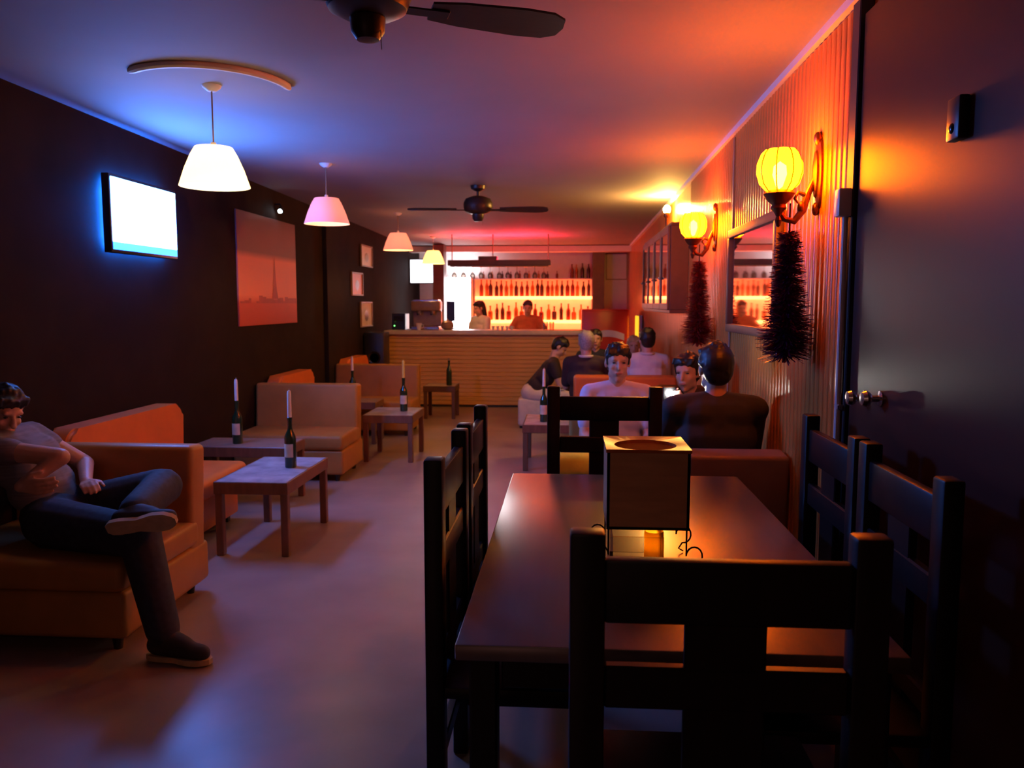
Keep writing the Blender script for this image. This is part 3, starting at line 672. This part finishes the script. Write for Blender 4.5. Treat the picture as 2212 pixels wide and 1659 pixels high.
# ------------------------------------------------------------------ sofas, benches, low tables
def make_sofa(label, loc, rz, W, m='tan_vinyl', depth=.68, back=.78, group='vinyl sofas', seat=.40, rnd_=.03, sm=None, name='sofa'):
    t = thing(name, label, 'sofa', loc, rz, group)         # front edge at y=0, faces -y
    finish(bx(-W/2, W/2, .02, depth, .06, seat-.13, .025, 3), 'base', m, t)
    finish(bx(-W/2-.004, W/2+.004, 0, depth-.10, seat-.13, seat, .035, 4), 'seat_cushion', sm or m, t)
    bm = bmesh.new(); box(bm, (0, depth-.09, (back+.10)/2), (W-.012, .16, back-.10), rnd_, 4, (-.08, 0, 0)); bk = finish(bm, 'backrest', m, t)
    finish(tube(bmesh.new(), [(-W/2+.03, depth-.12, back-.005), (W/2-.03, depth-.12, back-.005)], .007, 8), 'piping', 'piping', bk)
    for s in (-1, 1):
        for yy in (.08, depth-.08):
            bm = bmesh.new(); lathe(bm, [(0, 0), (.018, 0), (.026, .07), (0, .07)], 12, M.Translation((s*(W/2-.07), yy, 0))); finish(bm, 'foot', 'foot', t)
    return t
SW = .95; sx = -2.85+.01+SW/2
make_sofa('tan vinyl sofa under the slouching man at the left edge', (sx, 3.20, 0), 0, SW, depth=.84)
make_sofa('tan vinyl sofa facing us between the near and far booths, behind the wine bottles', (sx, 6.56, 0), 0, SW)
make_sofa('tan vinyl sofa furthest on the left, in front of the bar', (-2.29, 8.92, 0), 0, 1.02)
def make_bench(label, y0, y1, m):
    L = y1-y0; t = thing('wall_bench', label, 'bench', (-2.82, (y0+y1)/2, 0), PI/2, 'orange wall benches')   # local -y -> +x
    # local: length along x, wall at y=0, seat towards -y
    finish(bx(-L/2, L/2, -.52, -.01, .05, .28, .02, 2), 'base', m, t)
    finish(bx(-L/2, L/2, -.60, -.10, .28, .42, .05, 4), 'seat_cushion', m, t)
    bm = bmesh.new()
    pr = [(-L/2, .42), (L/2, .42)] + [(L/2-.10+.10*math.cos(a), .73+.09*math.sin(a)) for a in [PI/2*i/6 for i in range(7)]] + [(-L/2+.10+.10*math.cos(a), .73+.09*math.sin(a)) for a in [PI/2+PI/2*i/6 for i in range(7)]]
    A = [bm.verts.new((a, -.145, b)) for a, b in pr]; B = [bm.verts.new((a, -.008, b)) for a, b in pr]
    bm.faces.new(A); bm.faces.new(list(reversed(B)))
    for i in range(len(pr)): bm.faces.new((A[i], A[(i+1) % len(pr)], B[(i+1) % len(pr)], B[i]))
    bmesh.ops.bevel(bm, geom=[e for e in bm.edges if abs(e.verts[0].co.y-e.verts[1].co.y) < 1e-6], offset=.02, segments=3, affect='EDGES')
    finish(bm, 'backrest', m, t)
    for a in (-L/2+.08, L/2-.08): finish(bx(a-.02, a+.02, -.48, -.06, 0, .05), 'foot', 'foot', t)
    return t
make_bench('orange bench with a rounded back along the left wall in the nearest booth', 4.10, 5.40, 'orange_vinyl')
make_bench('bright orange bench end showing above the middle sofa by the left wall', 7.30, 8.30, 'orange_vinyl')
make_bench('dull pinkish bench back along the left wall nearest the bar', 9.62, 10.6, 'orange_vinyl')
def make_table(label, x0, x1, y0, y1, z=.45, top='low_top', group='low lounge tables', m='low_wood', leg=.045):
    t = thing('low_table', label, 'table', ((x0+x1)/2, (y0+y1)/2, 0), 0, group); a, b = (x1-x0)/2, (y1-y0)/2
    finish(bx(-a+.012, a-.012, -b+.012, b-.012, z-.012, z, .002), 'table_top', top, t)
    bm = bmesh.new(); bx(-a, a, -b, -b+.022, z-.075, z-.001, .003, 1, bm); bx(-a, a, b-.022, b, z-.075, z-.001, .003, 1, bm); bx(-a, -a+.022, -b+.022, b-.022, z-.075, z-.001, .003, 1, bm); bx(a-.022, a, -b+.022, b-.022, z-.075, z-.001, .003, 1, bm)
    finish(bm, 'frame', m, t)
    for s in (-1, 1):
        for s2 in (-1, 1): finish(bx(s*(a-leg/2-.004)-leg/2, s*(a-leg/2-.004)+leg/2, s2*(b-leg/2-.004)-leg/2, s2*(b-leg/2-.004)+leg/2, 0, z-.02, .004), 'leg', m, t)
    return t
make_table('low wooden table with a bluish shiny top holding the nearest wine bottle', -2.10, -1.65, 4.57, 5.37)
make_table('low dark table against the left wall holding a labelled wine bottle', -2.80, -2.06, 5.70, 6.12, top='dark_top')
make_table('low wooden table in the second booth beside the aisle', -1.95, -1.47, 7.45, 8.06, top='low_top')
make_table('low dark table by the left wall hidden behind the middle sofa', -2.80, -2.06, 8.42, 8.82, top='dark_top')
make_table('small dark table in front of the bar with a bottle on it', -1.90, -1.48, 10.35, 10.75, z=.43, top='dark_top', m='pillar')
make_table('low wooden table at the right of the aisle behind the black chair', -.42, .10, 7.15, 7.85, z=.42)
make_table('low wooden table among the group of people near the bar', .10, .75, 9.0, 9.45, z=.42)

wb = [(0, 0), (.034, 0), (.037, .006), (.037, .185), (.034, .205), (.018, .24), (.0145, .255), (.014, .305), (.016, .307), (.016, .322), (.012, .325), (0, .325)]
def wine(x, y, z, label, clabel, ch_=.17, cm='candle', lab=True):
    t = thing('wine_bottle', label, 'bottle', (x, y, z), random.uniform(-.3, .3), 'wine bottles used as candle holders')
    finish(lathe(bmesh.new(), wb, 20), 'glass_body', 'bottle', t)
    if lab:
        bm = bmesh.new(); n = 10; A = []; B = []
        for i in range(n+1):
            a = -PI/2-1.0+2.0*i/n; A.append(bm.verts.new((.0378*math.cos(a), .0378*math.sin(a), .07))); B.append(bm.verts.new((.0378*math.cos(a), .0378*math.sin(a), .155)))
        for i in range(n): bm.faces.new((A[i], A[i+1], B[i+1], B[i]))
        finish(bm, 'label', 'label_paper', t)
    bm = bmesh.new(); lathe(bm, [(0, 0), (.0135, 0), (.0125, ch_*.9), (.009, ch_), (0, ch_)], 12); tube(bm, [(0, 0, ch_), (.002, 0, ch_+.012)], .0012, 5)
    tag(finish(bm, 'candle', cm, None, (x, y, z+.325)), clabel, 'candle', 'candles stuck in wine bottles')
wine(-2.488, 5.86, .45, 'green wine bottle with a pale label on the dark wall table', 'white candle in the labelled bottle on the dark wall table', .16)
wine(-1.786, 5.02, .45, 'green wine bottle on the bluish low table nearest us', 'white candle in the bottle on the bluish low table')
wine(-1.62, 7.78, .45, 'dark wine bottle on the second booth table', 'yellowish candle in the bottle on the second booth table', .17, 'candle_y')
wine(-2.35, 8.6, .45, 'dark wine bottle hidden behind the middle sofa', 'faint candle tip showing above the middle sofa back', .15)
wine(-1.58, 10.5, .43, 'dark bottle without visible candle on the small table before the bar', 'short dark candle stub on the small table bottle before the bar', .03, 'dark_top', False)
wine(-.235, 7.36, .42, 'wine bottle with an orange label behind the far black chair', 'white candle in the bottle beside the leaning person', .16)
# right-hand booths
make_sofa('brown sofa with its back to us directly behind the far end of the dark table', (.80, 4.40, 0), PI, .48, m='brown_vinyl', depth=.56, back=.79, rnd_=.02)
make_sofa('tan sofa under the man in the lavender-tinted shirt', (.50, 4.98, 0), 0, 1.02, depth=.64)
make_sofa('orange sofa back with a cream top edge behind the lavender-tinted shirt man', (.53, 8.52, 0), PI, 1.0, m='orange_vinyl', depth=.68, back=.80)
make_sofa('tan sofa facing us furthest on the right near the cooler', (.53, 9.62, 0), 0, 1.0)
t = thing('pouf', 'mustard yellow upholstered pouf seen through the far black chair', 'pouf', (.03, 4.74, 0))
finish(bx(-.11, .11, -.11, .11, .03, .50, .03, 3), 'base', 'yellow', t); finish(bx(-.125, .125, -.125, .125, .50, .635, .04, 4), 'top_cushion', 'yellow', t)
for q in (-1, 1):
    for q2 in (-1, 1): finish(bx(q*.08-.015, q*.08+.015, q2*.08-.015, q2*.08+.015, 0, .04), 'foot', 'foot', t)
t = thing('stool', 'low white cube stool under the leaning person near the bar', 'stool', (-.45, 9.8, 0))
finish(bx(-.17, .17, -.17, .17, .03, .36, .03, 3), 'upholstery', 'trouser_white', t)
for s in (-1, 1):
    for s2 in (-1, 1): finish(bx(s*.13-.02, s*.13+.02, s2*.13-.02, s2*.13+.02, 0, .03), 'foot', 'foot', t)

# ------------------------------------------------------------------ people
def skin_union(bm, name, m, parent, origin, vox, smooth=4):
    """fuse overlapping capsules into one continuous skin"""
    bmesh.ops.translate(bm, vec=-V(origin), verts=bm.verts)
    me = bpy.data.meshes.new(name); bmesh.ops.recalc_face_normals(bm, faces=bm.faces); bm.to_mesh(me); bm.free()
    o = bpy.data.objects.new(name, me); C.objects.link(o)
    r = o.modifiers.new('r', 'REMESH'); r.mode = 'VOXEL'; r.voxel_size = vox
    s = o.modifiers.new('s', 'SMOOTH'); s.factor = .5; s.iterations = smooth
    dg = bpy.context.evaluated_depsgraph_get(); dg.update()
    nm = bpy.data.meshes.new_from_object(o.evaluated_get(dg)); o.modifiers.clear(); o.data = nm; nm.name = name; bpy.data.meshes.remove(me)
    nm.polygons.foreach_set('use_smooth', [True]*len(nm.polygons))
    nm.materials.clear(); nm.materials.append(K[m])
    if parent: o.parent = parent
    else: o.location = origin
    return o
def hand(bm, wrist, d, nrm, thumb, curl=.7, s=1.0):
    """palm, four unequal bent fingers and a thumb; d = along the hand, nrm = palm direction, thumb = thumb side"""
    d = V(d).normalized(); t = V(thumb); t = (t - d*t.dot(d)).normalized(); n = V(nrm); n = (n - d*n.dot(d) - t*n.dot(t)).normalized()
    wr_ = V(wrist)
    for i, ln in enumerate((.072, .080, .075, .058)):
        o = t*(.030-.020*i)*s; k = wr_ + d*(.088-.004*abs(i-1))*s + o
        capsule(bm, wr_ + o*.55 + d*.012*s, k, .013*s, .0115*s, 8)
        a1, a2 = curl*.6, curl*1.3
        e1 = k + (d*math.cos(a1)+n*math.sin(a1))*ln*.48*s; e2 = e1 + (d*math.cos(a2)+n*math.sin(a2))*ln*.52*s
        capsule(bm, k, e1, .0100*s, .0090*s, 8); capsule(bm, e1, e2, .0090*s, .0078*s, 8)
    b = wr_ + d*.025*s + t*.022*s; m1 = b + (d*.6+t*.62+n*.3).normalized()*.042*s; e = m1 + (d*.85+t*.12+n*.4).normalized()*.042*s
    capsule(bm, b, m1, .0135*s, .0115*s, 8); capsule(bm, m1, e, .0110*s, .0088*s, 8)
def person(label, J, shirt='shirt_dark', trousers='trouser_dark', hair='hair', sleeve=.6, vox=.008, head_f=(0, 1, 0), head_u=(0, 0, 1), group=None, long_hair=False, collar=None, hands=None, origin=None, shoe_m='shoe', hs=1.0, bulk=1.0, leg=1.0):
    g = lambda k: V(J[k])
    org = V(origin) if origin else V((J['pelvis'][0], J['pelvis'][1], 0))
    f = V(head_f).normalized(); u = V(head_u); u = (u - f*u.dot(f)).normalized(); r = f.cross(u)
    c = g('head')
    up = (g('neck')-g('pelvis')).normalized(); side = (g('sh_r')-g('sh_l')).normalized(); fr_ = up.cross(side)
    def trunk(bm, e, upto=1.0):
        pv, ck = g('pelvis'), g('chest'); hp = (g('hip_r')-g('hip_l'))*.5
        capsule(bm, pv-hp*.75, pv+hp*.75, .105*bulk+e, .105*bulk+e, 14)
        mid = pv.lerp(ck, .5)
        capsule(bm, mid-side*.055, mid+side*.055, .108*bulk+e, .108*bulk+e, 14)
        capsule(bm, pv, mid, .11*bulk+e, .108*bulk+e, 14)
        capsule(bm, ck-side*.07, ck+side*.07, .112*bulk+e, .112*bulk+e, 14)
        capsule(bm, mid, ck, .11*bulk+e, .11*bulk+e, 14)
        up_c = ck.lerp(g('neck'), .55)
        capsule(bm, up_c-side*.085, up_c+side*.085, .085*bulk+e, .085*bulk+e, 14)
        capsule(bm, ck, up_c, .11*bulk+e, .09*bulk+e, 14)
        capsule(bm, g('sh_l'), g('neck')-up*.02, .052*bulk+e, .05+e, 12); capsule(bm, g('sh_r'), g('neck')-up*.02, .052*bulk+e, .05+e, 12)
    bm = bmesh.new()
    trunk(bm, 0)
    capsule(bm, g('neck')-up*.04, c - u*.05*hs - f*.015*hs, .058, .052, 14)
    # head: cranium, face, jaw, chin, brow, nose, cheeks, ears
    ball(bm, c + (u*.028 - f*.012)*hs, (.074*hs, .094*hs, .088*hs), 20, (r, f, u)); ball(bm, c + (-u*.035 + f*.022)*hs, (.060*hs, .064*hs, .082*hs), 18, (r, f, u))
    ball(bm, c + (-u*.098 + f*.052)*hs, .024*hs, 12); capsule(bm, c + (-u*.075 + f*.02 - r*.042)*hs, c + (-u*.075 + f*.02 + r*.042)*hs, .022*hs, .022*hs, 10)
    capsule(bm, c + (u*.024 + f*.076 - r*.035)*hs, c + (u*.024 + f*.076 + r*.035)*hs, .011*hs, .011*hs, 8)
    capsule(bm, c + (u*.012 + f*.083)*hs, c + (-u*.030 + f*.104)*hs, .009*hs, .014*hs, 8)
    for s in (-1, 1):
        ball(bm, c + (r*s*.036 - u*.028 + f*.060)*hs, .020*hs, 10); ball(bm, c + (r*s*.074 - u*.008 - f*.006)*hs, (.011*hs, .020*hs, .032*hs), 10, (r, f, u))
    capsule(bm, c + (-u*.062 + f*.083 - r*.014)*hs, c + (-u*.062 + f*.083 + r*.014)*hs, .010*hs, .010*hs, 8)
    for s in ('l', 'r'):
        capsule(bm, g('sh_'+s), g('el_'+s), .050, .041, 12); capsule(bm, g('el_'+s), g('wr_'+s), .040, .027, 12)
        capsule(bm, g('hip_'+s), g('kn_'+s), .082, .056, 14); capsule(bm, g('kn_'+s), g('an_'+s), .054, .036, 12)
        capsule(bm, g('an_'+s), g('toe_'+s), .036, .028, 10)
        hd = (hands or {}).get(s)
        dd_ = (g('wr_'+s)-g('el_'+s)).normalized()
        if hd: hand(bm, g('wr_'+s), hd[0], hd[1], hd[2], hd[3])
        else:
            hand(bm, g('wr_'+s), dd_, -up if abs(dd_.dot(up)) < .8 else fr_, (side if s == 'l' else -side), .8)
    body = skin_union(bm, 'person', 'skin', None, org, vox, 3); tag(body, label, 'person', group)
    # clothes
    bm = bmesh.new(); trunk(bm, .012)
    for s in ('l', 'r'):
        if sleeve <= 1: capsule(bm, g('sh_'+s), g('sh_'+s).lerp(g('el_'+s), sleeve), .066, .060, 12)
        else: capsule(bm, g('sh_'+s), g('el_'+s), .066, .056, 12); capsule(bm, g('el_'+s), g('el_'+s).lerp(g('wr_'+s), sleeve-1), .054, .042, 12)
    skin_union(bm, 'shirt', shirt, body, org, max(.010, vox), 5)
    bm = bmesh.new(); hp = (g('hip_r')-g('hip_l'))*.5
    capsule(bm, g('pelvis')-hp*.75, g('pelvis')+hp*.75, .122*bulk, .122*bulk, 14)
    for s in ('l', 'r'):
        capsule(bm, g('hip_'+s), g('kn_'+s), .098*leg, .075*leg, 14); capsule(bm, g('kn_'+s), g('kn_'+s).lerp(g('an_'+s), .93), .073*leg, .058*leg, 12)
    skin_union(bm, 'trousers', trousers, body, org, max(.010, vox), 5)
    for s in ('l', 'r'):
        a_, t_ = g('an_'+s), g('toe_'+s); d_ = (t_-a_).normalized()
        sd = J.get('sole_'+s); dn = V(sd).normalized() if sd else V((0, 0, -1)); ax = (d_ - dn*d_.dot(dn)).normalized()
        base = a_ + dn*(J.get('ank', .07))
        bm = bmesh.new(); heel = a_ + dn*.03 - ax*.035; toe = t_ + dn*.0 + ax*.03
        capsule(bm, heel, toe, .046, .036, 12); capsule(bm, a_, a_.lerp(toe, .55), .050, .040, 12)
        sh = skin_union(bm, 'shoe', shoe_m, body, org, .009, 3)
        # rubber sole: an outline swept along the shoe, waisted at the arch
        lat = ax.cross(dn); out = []
        L0 = heel - ax*.045; Ln = (toe-heel).length + .085
        ws = [(.0, .018), (.06, .032), (.2, .037), (.45, .030), (.68, .045), (.85, .042), (.96, .026), (1.0, .012)]
        out = [(q, w_) for q, w_ in ws] + [(q, -w_) for q, w_ in reversed(ws)]
        off = max((heel-L0).dot(dn), 0); bm = bmesh.new(); cent = L0 + dn*.040
        A = [bm.verts.new(cent + ax*q*Ln + lat*w_ - org) for q, w_ in out]; B = [bm.verts.new(cent + ax*q*Ln + lat*w_ + dn*.022 - org) for q, w_ in out]
        bm.faces.new(A); bm.faces.new(list(reversed(B)))
        for i in range(len(out)): bm.faces.new((A[i], A[(i+1) % len(out)], B[(i+1) % len(out)], B[i]))
        finish(bm, 'sole', 'sole', sh)
    bm = bmesh.new()
    ball(bm, c + (u*.052 - f*.013)*hs, (.082*hs, .089*hs, .076*hs), 18, (r, f, u)); ball(bm, c + (-u*.002 - f*.046)*hs, (.076*hs, .062*hs, .085*hs), 16, (r, f, u))
    if long_hair:
        for s in (-.8, 0, .8): capsule(bm, c + (r*s*.05 - f*.055 + u*.02)*hs, c + (r*s*.06 - f*.07 - u*.20)*hs, .05, .035, 10)
    rh = random.Random(int(abs(c.x*977+c.y*331)))
    for _ in range(64):                                      # uneven clumps
        th = rh.uniform(0, 2*PI); ph = rh.uniform(.05, 1.35); fw = math.cos(th)*math.sin(ph)
        lo = 0 if fw > .35 else rh.uniform(0, .05)*(1-fw)
        ball(bm, c + (u*(.046 - lo + .080*math.cos(ph)) - f*.016 + f*.090*fw + r*.080*math.sin(th)*math.sin(ph))*hs, rh.uniform(.010, .018)*hs, 8)
    ball(bm, c + (u*.028 - f*.034)*hs, (.081*hs, .083*hs, .088*hs), 18, (r, f, u))
    for s in (-1, 1):
        capsule(bm, c + (r*s*.068 + f*.022 + u*.045)*hs, c + (r*s*.066 + f*.014 - u*.012)*hs, .013*hs, .008*hs, 8)
        for q in range(4): capsule(bm, c + (r*s*.018*(q+.3) + f*.055 + u*.085)*hs, c + (r*(s*.018*(q+.3)+.008) + f*.073 + u*(.050+.01*(q % 2)))*hs, .014*hs, .006*hs, 8)
    skin_union(bm, 'hair', hair, body, org, max(.006, vox*.8), 1)
    for s in (-1, 1):
        bm = bmesh.new(); ball(bm, c + (r*s*.031 + u*.004 + f*.0775)*hs - org, (.011*hs, .007*hs, .0045*hs), 10, (r, f, u)); finish(bm, 'eye', 'eye', body)
    bm = bmesh.new(); ball(bm, c + (-u*.062 + f*.090)*hs - org, (.024*hs, .006*hs, .007*hs), 10, (r, f, u)); finish(bm, 'mouth', 'lip', body)
    if collar:
        bm = bmesh.new(); q = g('neck')+up*.012
        tube(bm, [q - org + (side*math.cos(a)*.07 + fr_*math.sin(a)*.07) for a in [2*PI*i/16 for i in range(17)]], .014, 8); finish(bm, 'collar', collar, body)
    return body
def seated(x, y, rz, sh=.38, lean=0.0, lat=0.0, over=None, drop=0.0):
    """joints of a person sitting at (x, y), facing local +y turned by rz"""
    L = {'pelvis': (0, 0, sh+.11), 'chest': (lat*.5, lean*.55-.02, sh+.40-drop), 'neck': (lat*.9, lean*.9-.02, sh+.615-drop), 'head': (lat, lean+.01, sh+.765-drop)}
    for s, n in ((-1, 'l'), (1, 'r')):
        L['sh_'+n] = (lat*.85+s*.175, lean*.85-.01, sh+.56-drop); L['el_'+n] = (s*.205+lat*.5, lean*.6+.09, sh+.30-drop*.6); L['wr_'+n] = (s*.11, .30, sh+.235)
        L['hip_'+n] = (s*.09, .03, sh+.09); L['kn_'+n] = (s*.13, .43, sh+.075); L['an_'+n] = (s*.12, .32, .095); L['toe_'+n] = (s*.13, .44, .05)
    if over: L.update(over)
    R = M.Rotation(rz, 3, 'Z'); out = {}
    for k, v_ in L.items(): out[k] = tuple(R @ V(v_) + V((x, y, 0)))
    return out
def fwd(a, tilt=0.0): return (-math.sin(a)*math.cos(tilt), math.cos(a)*math.cos(tilt), math.sin(tilt))

# slouching man on the near sofa: torso against the wall, one ankle over the other knee, looking down
J = {'pelvis': (-2.40, 3.58, .52), 'chest': (-2.56, 3.60, .76), 'neck': (-2.665, 3.58, .885), 'head': (-2.625, 3.56, 1.005),
     'sh_l': (-2.64, 3.76, .86), 'sh_r': (-2.60, 3.40, .85), 'el_r': (-2.27, 3.42, .815), 'wr_r': (-2.40, 3.33, .70), 'el_l': (-2.42, 3.84, .70), 'wr_l': (-2.27, 3.60, .66),
     'hip_l': (-2.37, 3.66, .50), 'hip_r': (-2.37, 3.47, .50), 'kn_r': (-1.84, 3.28, .50), 'an_r': (-1.69, 3.17, .10), 'toe_r': (-1.55, 3.15, .05),
     'kn_l': (-1.93, 3.66, .63), 'an_l': (-1.86, 3.27, .605), 'toe_l': (-1.71, 3.225, .60), 'sole_l': (.10, -.90, -.42), 'sole_r': (0, 0, -1)}
person('person in grey tee and dark jeans slouching on the near left sofa', J, 'tee_grey', 'jeans', sleeve=.35, vox=.006, leg=1.22,
       head_f=(.80, -.42, -.42), head_u=(.35, -.1, .9), hands={'r': ((.98, -.1, .02), (0, .3, -1), (.1, -.2, 1), .5), 'l': ((.6, -.75, .1), (0, 0, -1), (.6, .5, .2), .6)})
# man in the pale shirt with the lavender tint, facing us
J = seated(.305, 5.22, PI, .36, -.0)
person('person in a pale shirt painted with lavender television light, facing us behind the far black chair', J, 'shirt_tv_tint', 'trouser_dark', sleeve=.7, vox=.007, head_f=fwd(PI+.05, -.05))
# man with his back to us
J = seated(.75, 4.24, 0, .40, -.01); J['sh_l'] = (.545, 4.22, .955); J['sh_r'] = (.95, 4.22, .955); J['wr_l'] = (.50, 4.52, .80); J['el_l'] = (.47, 4.28, .72)
person('person in a dark shirt with black hair, back to us behind the lantern', J, 'shirt_dark', 'trouser_dark', sleeve=1.8, vox=.008, head_f=fwd(.12, -.05), bulk=1.2, hs=1.06)
# companion half hidden behind him, holding up the phone light
J = seated(.765, 5.26, PI, .36, .06); J['el_r'] = (.60, 4.95, .80); J['wr_r'] = (.60, 4.68, .93)
J['head'] = (.738, 5.15, 1.07); J['neck'] = (.75, 5.2, .94)
person('person half hidden behind the dark shirted person, holding a lit phone', J, 'shirt_maroon', 'trouser_dark', sleeve=.7, vox=.008, head_f=fwd(PI-.5, -.1), hands={'r': ((-.25, -.9, .4), (.6, .2, .2), (0, .3, 1), .9)})
t = thing('phone', 'phone with a dazzling white light held up beside the dark shirted person', 'phone', (.56, 4.60, .93), .2)
finish(bx(-.036, .036, -.005, .005, 0, .10, .004, 2), 'case', 'black', t); finish(ball(bmesh.new(), (0, -.010, .068), .016, 12), 'flash_light', 'phone_led', t)
# group near the bar
J = seated(-.47, 9.8, -PI/2, .31, .34, over={'wr_r': (.10, .50, .56), 'wr_l': (-.1, .50, .60), 'el_r': (.2, .36, .52), 'el_l': (-.2, .36, .52)}, drop=.10)
person('person with black hair leaning forward in a dark shirt and white trousers near the bar', J, 'shirt_maroon', 'trouser_white', sleeve=.5, vox=.009, head_f=(.8, -.1, -.6))
J = seated(.165, 8.38, 0, .33, .02)
person('person with grey hair and pale collar, back to us, beside the leaning person', J, 'shirt_maroon', 'trouser_dark', hair='hair_grey', sleeve=.8, vox=.009, head_f=fwd(.2), collar='shirt_white')
J = seated(.79, 8.38, 0, .36, .02)
person('person with black hair in a white shirt, back to us, by the amber lit strip', J, 'shirt_white', 'trouser_dark', sleeve=.7, vox=.009, head_f=fwd(.15), collar='shirt_white')
J = seated(.31, 9.99, PI, .30, .02)
person('person with black hair facing us beyond the grey haired person', J, 'shirt_dark', 'trouser_dark', sleeve=.7, vox=.009, head_f=fwd(PI))
J = seated(.775, 9.99, PI, .22, .02)
person('person with blond hair facing us, seated low before the red cooler', J, 'shirt_maroon', 'trouser_dark', hair='hair_blond', sleeve=.7, vox=.009, head_f=fwd(PI))
def standing(x, y, rz, h=1.55, spread=0.0):
    k = h/1.75; L = {'pelvis': (0, 0, .95*k), 'chest': (0, 0, 1.24*k), 'neck': (0, .0, 1.47*k), 'head': (0, .03, 1.63*k)}
    for s, n in ((-1, 'l'), (1, 'r')):
        L['sh_'+n] = (s*.17, 0, 1.41*k); L['el_'+n] = (s*(.22+spread), .06, 1.14*k); L['wr_'+n] = (s*(.20+spread*1.3), .27, 1.04*k)
        L['hip_'+n] = (s*.085, 0, .90*k); L['kn_'+n] = (s*.09, .02, .49*k); L['an_'+n] = (s*.095, 0, .095); L['toe_'+n] = (s*.11, .13, .05)
    R = M.Rotation(rz, 3, 'Z'); return {q: tuple(R @ V(v_) + V((x, y, 0))) for q, v_ in L.items()}
person('bartender with long dark hair and pale top standing before the white glow', standing(-1.47, 13.3, PI*.75, 1.52), 'shirt_white', 'trouser_dark', sleeve=.6, vox=.010, head_f=(-.8, -.5, -.15), long_hair=True)
person('bartender with short hair in a top painted with orange-red backlight, leaning on the bar, before the bottles', standing(-.69, 13.25, PI, 1.53, .10), 'shirt_backlit', 'trouser_dark', sleeve=.6, vox=.010, head_f=(0, -1, -.1))
